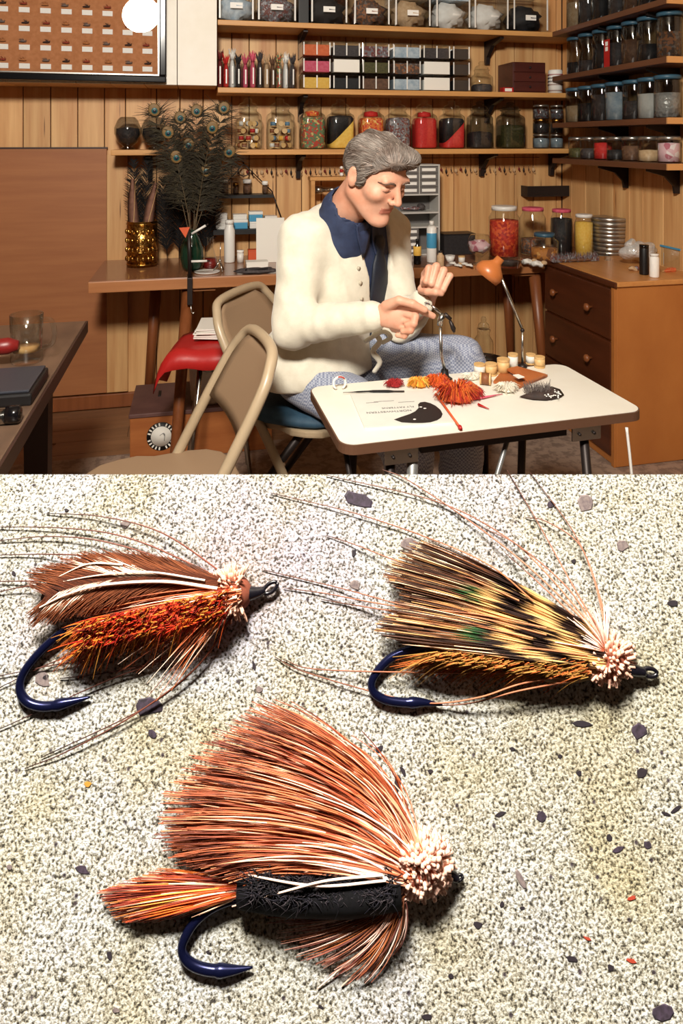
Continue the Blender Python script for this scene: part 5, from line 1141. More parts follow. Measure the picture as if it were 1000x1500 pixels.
v1 = surf(f_head, np.minimum(HC - 0.17, NB - 0.08), np.maximum(HC + 0.17, NB + 0.08), 0.0032)
# --- hands
def chain(P, pts, rs, k=0.004):
    d = None
    for i in range(len(pts) - 1):
        q = n_cap(P, pts[i], pts[i + 1], rs[i], rs[i + 1]); d = q if d is None else smin(d, q, k)
    return d
WR = K(548, 462, 1.805); EL = K(430, 478, 1.95)
def f_rh(P):
    d = n_cap(P, WR + (WR - EL) * -0.25, WR, 0.030, 0.027)
    d = smin(d, n_ell(P, K(572, 461, 1.785), (0.042, 0.020, 0.036)), 0.022)
    d = smin(d, n_ell(P, K(586, 466, 1.785), (0.020, 0.018, 0.034)), 0.018)
    for pts, r0 in (([K(584, 448, 1.780), K(608, 450, 1.755), K(622, 457, 1.757), K(634, 463, 1.765)], .0105), ([K(590, 458, 1.775), K(608, 464, 1.745), K(606, 474, 1.735), K(596, 476, 1.742)], .0100),
                    ([K(590, 469, 1.775), K(605, 475, 1.745), K(601, 484, 1.738), K(590, 485, 1.745)], .0096), ([K(586, 478, 1.78), K(597, 485, 1.755), K(592, 492, 1.75), K(582, 491, 1.757)], .0086)):
        d = smin(d, chain(P, pts, [r0 * 1.1, r0, r0 * .92, r0 * .8]), 0.006)
    d = smin(d, chain(P, [K(566, 448, 1.775), K(584, 440, 1.750), K(604, 445, 1.735), K(622, 454, 1.735)], [.015, .0115, .0105, .0085]), 0.008)
    return d
v2 = surf(f_rh, K(545, 515, 1.80) - (0.03, 0.09, 0.0), K(652, 418, 1.80) + (0.0, 0.08, 0.02), 0.0023)
WL = K(622, 442, 1.93); ELL = K(588, 470, 2.08)
def f_lh(P):
    d = n_cap(P, WL + (WL - ELL) * -0.25, WL, 0.028, 0.026)
    d = smin(d, n_ell(P, K(634, 413, 1.885), (0.036, 0.022, 0.034)), 0.02)
    d = smin(d, n_cap(P, WL, K(634, 415, 1.89), 0.025, 0.028), 0.015)
    for k_, (a, b_) in enumerate((((628, 393), (624, 412)), ((639, 390), (632, 415)), ((650, 396), (641, 420)), ((659, 404), (649, 424)))):
        r0 = (.0100, .0104, .0100, .0088)[k_]
        d = smin(d, chain(P, [K(a[0] - 6, a[1] + 9, 1.89), K(a[0], a[1], 1.855), K(b_[0], b_[1], 1.838), K(b_[0] - 4, b_[1] + 4, 1.86)], [r0 * 1.1, r0, r0 * .93, r0 * .8]), 0.0042)
    d = smin(d, chain(P, [K(618, 424, 1.885), K(626, 427, 1.855), K(638, 428, 1.838), K(646, 430, 1.84)], [.0135, .011, .010, .008]), 0.006)
    return d
v3 = surf(f_lh, K(600, 470, 1.9) - (0.02, 0.09, 0.0), K(672, 375, 1.9) + (0.0, 0.06, 0.0), 0.0023)
# --- torso frame
tl = np.array((0.71, 0.70, 0)); tl /= np.linalg.norm(tl); tf = np.array((tl[1], -tl[0], 0))
AXT = (tl, tf, U_)
SR, SLf = K(444, 350, 2.03), K(444, 350, 2.03) + tl * 0.385; SLf[2] = SR[2] - 0.01
CHc = np.array((0.020, 2.16, 0.930)); ABc = np.array((-0.045, 2.16, 0.74)); PEc = np.array((-0.075, 2.16, 0.625))
def f_torso(P, g=0.0):
    d = n_ell(P, CHc, (0.185 + g, 0.125 + g, 0.215 + g), AXT)
    d = smin(d, n_ell(P, ABc, (0.165 + g, 0.135 + g, 0.19 + g), AXT), 0.08)
    d = smin(d, n_ell(P, PEc, (0.180 + g, 0.155 + g, 0.105 + g), AXT), 0.06)
    d = smin(d, n_cap(P, SR, SLf, 0.062 + g, 0.062 + g), 0.06)
    return d
def wob(P, a, s_): return a * (np.sin(P[0] * s_ + 2 * np.sin(P[2] * s_ * .6)) * np.sin(P[2] * s_ * .8 + 1.3 + P[1] * s_ * .5))
def f_card(P):
    d = f_torso(P, 0.010)
    d = smin(d, n_cap(P, SR, EL, 0.072, 0.060), 0.035)
    d2 = n_cap(P, EL, WR - (WR - EL) * 0.02, 0.062, 0.040)
    d = smin(d, d2, 0.03)
    d = smin(d, n_cap(P, SLf, ELL, 0.070, 0.058), 0.035); d = smin(d, n_cap(P, ELL, WL + (WL - ELL) * .1, 0.058, 0.043), 0.03)
    d = d + wob(P, 0.0035, 34) + wob([P[1], P[2], P[0]], 0.0022, 71)
    # cut the hem, the neck and the front opening
    d = smin(d, n_ell(P, PEc + (-0.005, -0.01, -0.01), (0.205, 0.178, 0.12), AXT), 0.05)
    d = smax(d, (0.572 + 0.16 * (P[0] + 0.2)) - P[2], 0.012)
    u = (P[0] - CHc[0]) * tl[0] + (P[1] - CHc[1]) * tl[1]; v = (P[0] - CHc[0]) * tf[0] + (P[1] - CHc[1]) * tf[1]
    zz = P[2]; uc = 0.012; half = np.clip(0.036 + (zz - 0.84) * 0.20, 0.012, 0.085)
    d = smax(d, -smax(np.abs(u - uc) - half, 0.02 - v, 0.01), 0.006)
    nk = n_cap(P, NB + (0.01, -.01, -0.03), NB + (0.03, -0.02, 0.2), 0.072, 0.085)
    d = smax(d, -nk, 0.01)
    d = smax(d, -(f_torso(P, -0.012)), 0.004) if False else d
    return d
lo_c, hi_c = (-0.30, 1.72, 0.50), (0.36, 2.48, 1.16)
v4 = surf(f_card, lo_c, hi_c, 0.0065)
def f_shirt(P):
    d = f_torso(P, -0.004)
    nk = n_cap(P, NB + (0.0, 0.0, -0.06), NB + (HC - NB) * 0.20, 0.088, 0.080)
    d = smin(d, nk, 0.03); hole = n_cap(P, NB - (HC - NB) * .2, NB + (HC - NB) * 0.6, 0.066, 0.068)
    d = smax(d, -hole, 0.004)
    u = (P[0] - NB[0]) * tl[0] + (P[1] - NB[1]) * tl[1]; v = (P[0] - NB[0]) * tf[0] + (P[1] - NB[1]) * tf[1]
    d = smax(d, -smax(np.abs(u) - 0.012 - (P[2] - NB[2]) * .35, 0.02 - v, 0.006) , 0.004) if False else d
    return smax(d, 0.56 - P[2], 0.01) + wob(P, 0.0015, 60)
v5 = surf(f_shirt, (-0.26, 1.9, 0.54), (0.34, 2.42, 1.2), 0.0055)
# body under the clothes: trunk, arms and legs, joined with head and hands into one figure
KN1, AN1 = K(596, 640, 1.84), np.array((0.19, 1.83, 0.12)); KN2, AN2 = K(670, 532, 2.02), np.array((0.38, 2.10, 0.12))
HP1, HP2 = np.array((-0.115, 2.06, 0.600)), np.array((0.0, 2.24, 0.615))
def f_under(P):
    d = f_torso(P, -0.030); d = smin(d, n_cap(P, NB, NB + (HC - NB) * .3, 0.05, 0.05), 0.02)
    d = smax(d, 0.53 - P[2], 0.01)
    for a, b_, ra, rb in ((SR, EL, .05, .042), (EL, WR, .042, .027), (SLf, ELL, .05, .042), (ELL, WL, .042, .027), (HP1, KN1, .066, .055), (KN1, AN1, .05, .035), (HP2, KN2, .066, .055), (KN2, AN2, .05, .035)): d = smin(d, n_cap(P, a, b_, ra, rb), 0.02)
    return d
v6 = surf(f_under, (-0.28, 1.74, 0.07), (0.48, 2.45, 1.2), 0.014)
def skin_mi(C):
    Q = toH([C[:, 0], C[:, 1], C[:, 2]]); lip = (np.abs(Q[1]) < 0.025) & (Q[2] > -0.0775) & (Q[2] < -0.057) & (Q[0] > 0.079); return lip.astype(int)
sbuild([v1, v2, v3, v6], 'body', ['skin', 'lip'], mi=skin_mi)
sbuild(v4, 'cardigan', 'knit'); sbuild(v5, 'shirt', 'navy')
def f_trs(P):
    d = n_ell(P, PEc + (0.02, 0, -0.03), (0.160, 0.140, 0.085), AXT)
    d = smin(d, n_cap(P, HP1, KN1, 0.082, 0.072), 0.05); d = smin(d, n_cap(P, KN1, AN1, 0.070, 0.060), 0.03)
    e = smin(n_cap(P, HP2, KN2, 0.102, 0.078), n_cap(P, KN2, AN2, 0.076, 0.062), 0.03)
    d = smin(d, e, 0.035)
    seat = np.maximum(np.sqrt((P[0] + 0.081) ** 2 + (P[1] - 2.193) ** 2) - 0.25, P[2] - 0.5165)
    return smax(smax(d, 0.105 - P[2], 0.004) + wob(P, 0.004, 38) + wob([P[2], P[0], P[1]], 0.0025, 80), -seat, 0.003)
v7 = surf(f_trs, (-0.34, 1.72, 0.08), (0.50, 2.46, 0.76), 0.008)
sbuild(v7, 'trousers', 'trouser')
for an, fw in ((AN1, np.array((0.9, -0.43, 0))), (AN2, np.array((0.95, -0.3, 0)))):
    a = an.copy(); a[2] = 0.065
    fs_ = lambda P: smax(smin(n_cap(P, a + fw * -.03, a + fw * .15, .044, .036), n_cap(P, a, a + (0, 0, .05), .042, .045), .02), 0.0185 - P[2], 0.003)
    sbuild(surf(fs_, a - (.16, .16, .06), a + (.24, .2, .12), 0.008), 'shoe', 'shoe')
def f_hair(P):
    Q = toH(P); lock = 0.0022 * np.sin(Q[0] * 60 + 2.2 * np.sin(Q[1] * 45) + Q[2] * 30) + 0.0012 * np.sin(Q[1] * 130 + Q[0] * 20 + 2 * np.sin(Q[2] * 60))
    d = n_ell(Q, (-0.012, 0, 0.036), (0.104, 0.084, 0.094))
    d = smin(d, n_ell(Q, (0.062, 0.006, 0.094), (0.046, 0.066, 0.030)), 0.03)
    for s_ in (-1, 1): d = smin(d, n_ell(Q, (0.012, s_ * 0.076, 0.015), (0.024, 0.010, 0.036)), 0.014)
    line = (Q[2] - 0.070) - (Q[0] - 0.080) * 0.95
    bump_ = n_ell(Q, (0.062, 0.006, 0.094), (0.050, 0.068, 0.034))
    keep = smin(-line, bump_, 0.01)
    for s_ in (-1, 1): keep = smin(keep, n_ell(Q, (0.014, s_ * 0.080, 0.002), (0.020, 0.026, 0.040)), 0.008)
    d = smax(d, keep, 0.006)
    for s_ in (-1, 1): d = smax(d, -n_ell(Q, (-0.012, s_ * 0.088, -0.004), (0.019, 0.026, 0.033)), 0.004)
    return d + lock
hv = surf(f_hair, HC - 0.19, HC + 0.19, 0.0034)
sbuild(hv, 'hair', 'hair')
mat('hair_fibre', (255, 255, 255), 0.45, kind='attr', spec=0.5)
rh = np.random.RandomState(5); sel = rh.choice(len(hv[0]), min(3600, len(hv[0])), replace=False); HP = hv[0][sel].copy(); n_s = len(sel)
def fh(p): return f_hair([p[:, 0], p[:, 1], p[:, 2]])
def hg(p):
    g = np.stack([fh(p + np.eye(3)[i] * .002) - fh(p - np.eye(3)[i] * .002) for i in range(3)], 1); return g / (np.linalg.norm(g, axis=1)[:, None] + 1e-9)
q = np.stack([(HP - HC) @ a_ for a_ in AXH], 1); up_h = q[:, 2] > .06
flow = -hf - hu * np.where(up_h, .15, .7)[:, None] + hl * (.25 * np.sign(q[:, 1]) * (q[:, 2] < .09))[:, None]
fr_ = (q[:, 0] > .05) & (q[:, 2] > .05); flow[fr_] = -hf * .8 + hl * .5 + hu * .2
PT = []; p = HP.copy(); wv = rh.uniform(0, 6, n_s)
for k in range(6):
    n_ = hg(p); PT.append(p + n_ * (.0010 + .0012 * np.sin(k * .8 + wv))[:, None] - MO)
    fl_ = flow - n_ * (flow * n_).sum(1)[:, None]; p = p + fl_ / (np.linalg.norm(fl_, axis=1)[:, None] + 1e-9) * .0068; p = p - hg(p) * fh(p)[:, None]
mb = MB()
for i in range(n_s):
    nz_ = noise.noise(Vector(q[i]) * 26) * .5 + .5; gs = q[i][2] < .045 and q[i][0] < .05
    c_ = mixc((.085, .058, .044, 1), (.40, .355, .315, 1), min(1, max(0, nz_ * 1.1 - .25 + (.22 if gs else 0) + rh.uniform(-.18, .18))))
    mb.tube([tuple(PT[k][i]) for k in range(6)], [.0005, .0010, .0012, .0011, .0009, .0003], 4, False, col=c_)
mb.build('hair_strands', 'hair_fibre', man, world=False, kind='stuff', fix=False)
# brows and lowered lashes hugging the face
def on_face(l, u, lift):
    fs_ = np.linspace(0.16, 0.03, 260); P = [HC[i] + hf[i] * fs_ + hl[i] * l + hu[i] * u for i in range(3)]; d = f_head(P); k = int(np.argmax(d < 0)); return H(fs_[k] + lift, l, u) - MO
for s_ in (-1, 1):
    MB().tube([on_face(s_ * l, u, .001) for l, u in ((.014, .022), (.024, .0255), (.036, .027), (.048, .023), (.054, .017))], [.002, .0036, .0036, .003, .0012], 6).build('eyebrow', 'brow', man, world=False)
    MB().tube([on_face(s_ * l, u, .0006) for l, u in ((.018, -.001), (.026, -.0045), (.034, -.005), (.044, -.002))], [.0008, .0014, .0014, .0008], 5).build('eyelashes', 'brow', man, world=False)
# collar, tie, buttons
def TFr(u, v, z): return CHc + tl * u + tf * v + np.array((0, 0, z - CHc[2])) - MO
nb = NB - CHc; nu, nv = nb @ tl, nb @ tf
def f_both(P): return np.minimum(f_shirt(P), f_card(P))
def front_pt(u, z, lift):
    vs_ = np.linspace(0.30, -0.12, 420); C0 = CHc + tl * u; P = [C0[0] + tf[0] * vs_, C0[1] + tf[1] * vs_, np.full(420, z)]; d = f_both(P); k = int(np.argmax(d < 0)) if (d < 0).any() else 419; return CHc + tl * u + tf * (vs_[k] + lift) + np.array((0, 0, z - CHc[2])) - MO
for s_ in (-1, 1):                                       # long pointed collar flaps lying on the chest
    inner = [(.006, 1.070), (.012, 1.045), (.020, 1.015), (.030, .982)]; outer = [(.070, 1.128), (.078, 1.095), (.070, 1.045), (.034, .976)]
    v, f = [], []
    for i in range(10):
        t_ = i / 9 * 3; k = min(int(t_), 2); w_ = t_ - k
        a_ = [inner[k][j] * (1 - w_) + inner[k + 1][j] * w_ for j in (0, 1)]; b_ = [outer[k][j] * (1 - w_) + outer[k + 1][j] * w_ for j in (0, 1)]
        for q_ in range(7): r_ = q_ / 6; v.append(tuple(front_pt(nu * .6 + .01 + s_ * (a_[0] * (1 - r_) + b_[0] * r_), a_[1] * (1 - r_) + b_[1] * r_, .009)))
    for i in range(9):
        for q_ in range(6): n0 = i * 7 + q_; f.append((n0, n0 + 1, n0 + 8, n0 + 7))
    V_ = np.array(v).reshape(10, 7, 3)
    for _ in range(4): V_[1:-1, 1:-1] = (V_[:-2, 1:-1] + V_[2:, 1:-1] + V_[1:-1, :-2] + V_[1:-1, 2:]) / 4
    o_ = MB().add([tuple(x) for x in V_.reshape(-1, 3)], f, True).build('shirt_collar', 'navy', man, world=False); md = o_.modifiers.new('thick', 'SOLIDIFY'); md.thickness = 0.004
def tie_pt(u, z, lift=.006):
    vs_ = np.linspace(0.25, 0.0, 200); C0 = CHc + tl * u; P = [C0[0] + tf[0] * vs_, C0[1] + tf[1] * vs_, np.full(200, z)]; d = f_shirt(P); k = int(np.argmax(d < 0)); return C0 + tf * (vs_[k] + lift) + np.array((0, 0, z - CHc[2])) - MO
rows = [(1.035, .016), (1.02, .026), (1.005, .024), (0.99, .016), (0.975, .019), (0.95, .030), (0.92, .035), (0.88, .038), (0.84, .040), (0.80, .042)]
v, f = [], []
uc = 0.018
for z, hw_ in rows:
    for k in range(7):
        s_ = -1 + k / 3; p_ = tie_pt(uc, z, (.020 if z > .985 else .012) - .006 * s_ * s_); v.append(tuple(p_ + tl * hw_ * s_))
for i in range(len(rows) - 1):
    for k in range(6): a = i * 7 + k; f.append((a, a + 1, a + 8, a + 7))
o_ = MB().add(v, f, True).build('necktie', 'tie', man, world=False); md = o_.modifiers.new('thick', 'SOLIDIFY'); md.thickness = 0.005
def card_pt(u, z):
    vs_ = np.linspace(0.28, 0.0, 240); C0 = CHc + tl * u; P = [C0[0] + tf[0] * vs_, C0[1] + tf[1] * vs_, np.full(240, z)]; d = f_card(P); k = int(np.argmax(d < 0)); return C0 + tf * vs_[k] + np.array((0, 0, z - CHc[2])) - MO
mat('button', (186, 176, 156), 0.4)
for z in (0.945, 0.90, 0.85):
    p_ = card_pt(-0.065 - (z - .85) * .15, z); MB().cyl(p_, p_ + tf * .004, .0065, n=12).build('button', 'button', man, world=False)
# rolled front edge of the cardigan over the lap
for pl in ([(548, 488, 1.96), (556, 500, 1.94), (546, 515, 1.94), (556, 530, 1.94), (548, 545, 1.95)], [(535, 500, 1.96), (560, 486, 1.93), (572, 494, 1.92), (560, 502, 1.93)]):
    MB().tube([K(*p) - MO for p in [tuple(q) for q in spline(pl, 6)]], 0.009, 8, flat=.7).build('cardigan_edge', 'knit', man, world=False)
# ------------------------------------------------------------------ the sloping stone in the foreground and the three flies on it
D0, TLT = 0.22, math.tan(R(28.0)); DROP0 = (695.0 - HY) / F_PX * D0
NL = math.hypot(1, TLT); NF, NZ = -1 / NL, TLT / NL                     # normal, towards the camera and up
def CFz(r, f, drop): return CF(r, f, HCAM - drop)
PXM = 0.00019
def S(x, y, h=0.0):                                                     # point over the stone, h in hundredths of the stone's own scale
    a, b_ = (x - CX) / F_PX, (y - HY) / F_PX
    k = (h * PXM + NF * D0 - NZ * DROP0) / (NF - NZ * b_)
    return CFz(a * k, k, b_ * k)
NV = CF(0, NF, NZ)
def slab_material():
    m = bpy.data.materials.new('stone'); m.use_nodes = True; N, L = m.node_tree.nodes, m.node_tree.links; bs = N['Principled BSDF']
    tc = N.new('ShaderNodeTexCoord')
    def nz(scale, detail=2.0, rough=0.5):
        n = N.new('ShaderNodeTexNoise'); n.inputs['Scale'].default_value = scale; n.inputs['Detail'].default_value = detail; n.inputs['Roughness'].default_value = rough
        L.new(tc.outputs['Object'], n.inputs['Vector']); return n.outputs['Fac']
    def ramp(fac, els):
        r_ = N.new('ShaderNodeValToRGB'); r_.color_ramp.elements[0].position = els[0][0]; r_.color_ramp.elements[0].color = els[0][1]
        r_.color_ramp.elements[1].position = els[-1][0]; r_.color_ramp.elements[1].color = els[-1][1]
        for p_, c_ in els[1:-1]: e = r_.color_ramp.elements.new(p_); e.color = c_
        L.new(fac, r_.inputs[0]); return r_.outputs[0]
    def mix(a, b_, f, bt='MIX'):
        x_ = N.new('ShaderNodeMix'); x_.data_type = 'RGBA'; x_.blend_type = bt
        for s_, v_ in ((0, f), (6, a), (7, b_)):
            if hasattr(v_, 'links') or hasattr(v_, 'is_linked'): L.new(v_, x_.inputs[s_])
            else: x_.inputs[s_].default_value = v_
        return x_.outputs[2]
    grain = nz(1350, 2.0, 0.5)
    base = ramp(grain, [(0.33, lin((46, 42, 38))), (0.40, lin((118, 114, 104))), (0.475, lin((158, 157, 152))), (0.60, lin((196, 199, 204)))])
    tint = ramp(nz(16, 3.0), [(0.34, lin((236, 226, 244))), (0.48, lin((242, 243, 242))), (0.66, lin((232, 226, 198)))])
    c_ = mix(base, tint, 0.9, 'MULTIPLY')
    warm = ramp(nz(45, 2.0), [(0.45, lin((255, 255, 255))), (0.75, lin((236, 224, 188)))])
    c_ = mix(c_, warm, 0.8, 'MULTIPLY')
    v = N.new('ShaderNodeTexVoronoi'); v.inputs['Scale'].default_value = 330; v.inputs['Randomness'].default_value = 1.0; L.new(tc.outputs['Object'], v.inputs['Vector'])
    fl = ramp(v.outputs['Distance'], [(0.10, (1, 1, 1, 1)), (0.24, (0, 0, 0, 1))])
    sep = N.new('ShaderNodeSeparateColor'); L.new(v.outputs['Color'], sep.inputs[0])
    pick = ramp(sep.outputs[0], [(0.80, (0, 0, 0, 1)), (0.83, (1, 1, 1, 1))])
    c_ = mix(c_, lin((48, 38, 44)), mix(fl, pick, 1.0, 'MULTIPLY'))
    L.new(c_, bs.inputs['Base Color']); bs.inputs['Roughness'].default_value = 0.85
    bp = N.new('ShaderNodeBump'); bp.inputs['Strength'].default_value = 0.9; bp.inputs['Distance'].default_value = 0.0006
    L.new(grain, bp.inputs['Height']); L.new(bp.outputs[0], bs.inputs['Normal'])
    MATS['stone'] = m
slab_material()
sl = thing('stone_slab', 'rough pale speckled stone with a sloping face on which the three flies lie', 'stone', CF(0, 0.2, 0.0185))
f1, dr1 = D0 - 0.42 * TLT, DROP0 + 0.42
sec = [(D0, DROP0), (f1, dr1), (f1, HCAM - 0.019), (D0, HCAM - 0.019)]
MB().prism([CFz(-0.75, f, d) for f, d in sec], CF(1.5, 0, 0)).build('stone_face', 'stone', sl)
mat('chip_a', (58, 46, 62), 0.7, c2=(30, 22, 30), scale=900); mat('chip_b', (120, 108, 104), 0.8, c2=(90, 78, 80), scale=900); mat('chip_c', (30, 22, 30), 0.7)
mat('chip_d', (150, 52, 30), 0.7); mat('chip_e', (170, 120, 40), 0.7)
chips = [(525, 733, 24, 14, 30, 'a'), (217, 1035, 30, 17, -5, 'a'), (223, 1075, 9, 8, 30, 'a'), (520, 857, 11, 10, 20, 'b'), (600, 797, 15, 12, 0, 'b'), (857, 738, 13, 15, 0, 'b'), (806, 739, 7, 8, 40, 'a'),
 (911, 800, 11, 9, 10, 'b'), (985, 884, 11, 6, 0, 'c'), (840, 822, 4, 4, 0, 'c'), (852, 1060, 18, 6, 8, 'c'), (936, 1072, 16, 13, -20, 'a'), (941, 1132, 12, 9, -30, 'c'), (793, 1196, 9, 12, 0, 'a'),
 (733, 1193, 11, 4, -22, 'c'), (763, 1288, 6, 19, -25, 'b'), (735, 1325, 4, 6, 0, 'c'), (905, 1245, 12, 6, -28, 'a'), (892, 1227, 6, 6, 0, 'c'), (948, 1238, 6, 8, -20, 'a'), (968, 1483, 20, 16, 5, 'a'),
 (120, 1274, 14, 8, 28, 'a'), (160, 1400, 5, 9, -15, 'c'), (170, 1480, 7, 5, 0, 'b'), (62, 995, 14, 17, 0, 'b'), (67, 992, 6, 5, 0, 'c'), (582, 1150, 6, 18, 12, 'c'), (590, 1130, 4, 12, -30, 'c'),
 (555, 1097, 8, 5, -40, 'c'), (630, 1130, 5, 5, 0, 'c'), (372, 975, 3, 10, -12, 'c'), (380, 1010, 6, 6, 20, 'b'), (97, 747, 4, 3, 0, 'c'), (183, 768, 9, 8, 0, 'b'), (518, 810, 4, 8, 20, 'c'),
 (990, 1185, 12, 4, -38, 'c'), (975, 1192, 8, 3, 25, 'c'), (838, 1405, 12, 5, 10, 'c'), (895, 1418, 5, 8, -30, 'c'), (860, 1375, 8, 3, 25, 'd'), (925, 1408, 9, 4, 20, 'd'), (925, 1316, 9, 4, -15, 'd'),
 (128, 1149, 7, 5, -10, 'e'), (765, 1330, 5, 3, 0, 'c'), (700, 1355, 9, 7, 20, 'c'), (660, 1430, 6, 5, 0, 'c'), (625, 1490, 9, 5, 0, 'c'), (820, 1108, 4, 4, 0, 'c'), (848, 1133, 5, 5, 0, 'c'),
 (750, 1097, 5, 4, 0, 'c'), (470, 1475, 6, 3, 30, 'c'), (305, 1395, 5, 3, 20, 'c'), (14, 1270, 6, 5, 0, 'b'), (730, 870, 4, 3, 0, 'c'), (770, 818, 4, 4, 0, 'b'), (660, 996, 8, 6, 0, 'b'), (20, 840, 4, 5, 0, 'c')]
for (x, y, rx, ry, an, k) in chips:
    n = 9; poly = []; rnd = random.Random(int(x * 7 + y))
    for q in range(n):
        a = 2 * math.pi * q / n; rr = rnd.uniform(0.65, 1.1); ux, uy = rx * rr * math.cos(a), ry * rr * math.sin(a); A = R(an)
        poly.append((x + ux * math.cos(A) - uy * math.sin(A), y + ux * math.sin(A) + uy * math.cos(A)))
    m_ = MB(); bot = [S(px, py, -0.8) for px, py in poly]; top = [S(x + (px - x) * .8, y + (py - y) * .8, 1.3) for px, py in poly]
    fs = [tuple(range(n, 2 * n))] + [(i, (i + 1) % n, (i + 1) % n + n, i + n) for i in range(n)]
    m_.add(bot + top, fs).build('stone_chip', 'chip_' + k, sl)

# ---- strands
mat('fibre', (255, 255, 255), 0.5, kind='attr', spec=0.35)
mat('fibre_matte', (255, 255, 255), 0.8, kind='attr', spec=0.2)
mat('hook_steel', (22, 26, 60), 0.22, 0.7); mat('thread_black', (16, 14, 20), 0.25); mat('body_black', (8, 8, 10), 0.9, c2=(15, 14, 18), scale=900, spec=0.2)
def mixc(a, b_, t): return tuple(a[i] + (b_[i] - a[i]) * t for i in range(3)) + (1.0,)
def bez(p0, p1, p2, n):
    out = []
    for i in range(n + 1):
        t = i / n; out.append(tuple(p0[k] * (1 - t) ** 2 + 2 * p1[k] * t * (1 - t) + p2[k] * t * t for k in range(3)))
    return out
def strand(mb, pts, wpx, cols, n=4, taper=0.35, cap=False):
    P = [S(*p) for p in pts]; m = len(P)
    rs = [wpx * 0.5 * PXM * (1 - (1 - taper) * (i / (m - 1)) ** 1.5) for i in range(m)]
    cc = [cols[min(int(i / (m - 1) * (len(cols) - 1) + 0.5), len(cols) - 1)] for i in range(m)] if isinstance(cols, list) else cols
    mb.tube(P, rs, n, cap, True, 0, 1.0, NV, cc)
G = random.Random(11)
def polyat(pl, u):
    u *= len(pl) - 1; i = min(int(u), len(pl) - 2); f = u - i; return (pl[i][0] + (pl[i + 1][0] - pl[i][0]) * f, pl[i][1] + (pl[i + 1][1] - pl[i][1]) * f)
def sheet(outline, h, th, name, m, parent):
    n = len(outline); c = (sum(p[0] for p in outline) / n, sum(p[1] for p in outline) / n)
    mb = MB(); vs = [S(x, y, h) for x, y in outline] + [S(c[0] + (x - c[0]) * .55, c[1] + (y - c[1]) * .55, h + th) for x, y in outline] + [S(c[0], c[1], h + th * 1.2)]
    fs = [(i, (i + 1) % n, (i + 1) % n + n, i + n) for i in range(n)] + [(i + n, (i + 1) % n + n, 2 * n) for i in range(n)] + [tuple(range(n))]
    return mb.add(vs, fs, True).build(name, m, parent)
def hook(parent, pts, w, barb):
    P = spline([(x, y, h) for x, y, h in pts], 8); m = len(P)
    rs = [w / 2 * PXM * (1.0 if i < m * .82 else max(0.08, 1.35 - 1.25 * (i - m * .82) / (m * .18)) if i > m * .84 else 1.2) for i in range(m)]
    MB().tube([S(*p) for p in P], rs, 10).build('hook', 'hook_steel', parent)
def eye_loop(parent, c, rx, ry, an, w):
    pts = []
    for k in range(17):
        a = 2 * math.pi * k / 16; x, y = rx * math.cos(a), ry * math.sin(a); A = R(an)
        pts.append(S(c[0] + x * math.cos(A) - y * math.sin(A), c[1] + x * math.sin(A) + y * math.cos(A), 9))
    MB().tube(pts, w / 2 * PXM, 8).build('hook_eye', 'thread_black', parent)
def fuzz_tube(parent, path, radii, name, m, n=14):
    P = spline(path, 6); k = len(P); rs = [radii[0] + (radii[1] - radii[0]) * i / (k - 1) if len(radii) == 2 else float(np.interp(i / (k - 1), np.linspace(0, 1, len(radii)), radii)) for i in range(k)]
    return MB().tube([S(*p) for p in P], [r_ * PXM for r_ in rs], n).build(name, m, parent)
def collar(parent, c, rx, ry, h0, count, length, w, base, tip, name, span=(0, 360), back=0.0, hz=1.0):
    mb = MB()
    for _ in range(count):
        a = R(G.uniform(*span)); el = math.asin(G.uniform(0.02, 1.0)) * hz
        ce, se = math.cos(el), math.sin(el)
        l_ = G.uniform(length[0], length[1])
        p0 = (c[0] + rx * .25 * ce * math.cos(a), c[1] + ry * .25 * ce * math.sin(a), h0 + rx * .25 * se)
        q = 1.0 * l_
        p2 = (c[0] + rx * q * ce * math.cos(a) - back * l_, c[1] + ry * q * ce * math.sin(a), max(1.5, h0 + rx * .8 * q * se))
        p1 = tuple((p0[i] + p2[i]) / 2 + G.uniform(-2.5, 2.5) for i in range(3))
        v_ = G.uniform(0.75, 1.1)
        cb = tuple(x * v_ for x in lin(base)[:3]) + (1,)
        strand(mb, bez(p0, p1, p2, 4), w * G.uniform(.8, 1.2), [cb, mixc(cb, lin(tip), .5), mixc(cb, lin(tip), .9), lin(tip), lin(tip)], 6, 0.9, True)
    core = name + '_core'
    mb2 = MB(); cc_ = S(c[0] - back * rx * .4, c[1], h0); ex = (S(c[0] + 10, c[1], h0) - S(c[0], c[1], h0)) / 10; ey = (S(c[0], c[1] + 10, h0) - S(c[0], c[1], h0)) / 10
    M_ = Matrix((ex * rx * .66, ey * ry * .66, NV * PXM * rx * .55)).transposed(); mb2.ell(cc_, (1, 1, 1), 18, 12, M=M_)
    nm_ = 'core_%d' % base[0]
    if nm_ not in MATS: mat(nm_, tuple(int(x * .8) for x in base), .9)
    mb2.build('hair_base', nm_, parent)
    return mb.build(name, 'fibre', parent, kind='stuff', fix=False)
def long_fibres(parent, lines, w, c0, c1, name='long_fibre'):
    for pl in lines:
        pts = [p if len(p) == 3 else (p[0], p[1], 14 * (1 - i / (len(pl) - 1)) + 2.5) for i, p in enumerate(pl)]
        mb = MB(); P = spline(pts, 7); strand(mb, [tuple(p) for p in P], w, [mixc(lin(c0), lin(c1), i / 8) for i in range(9)], 5, 0.5); mb.build(name, 'fibre', parent, fix=False)

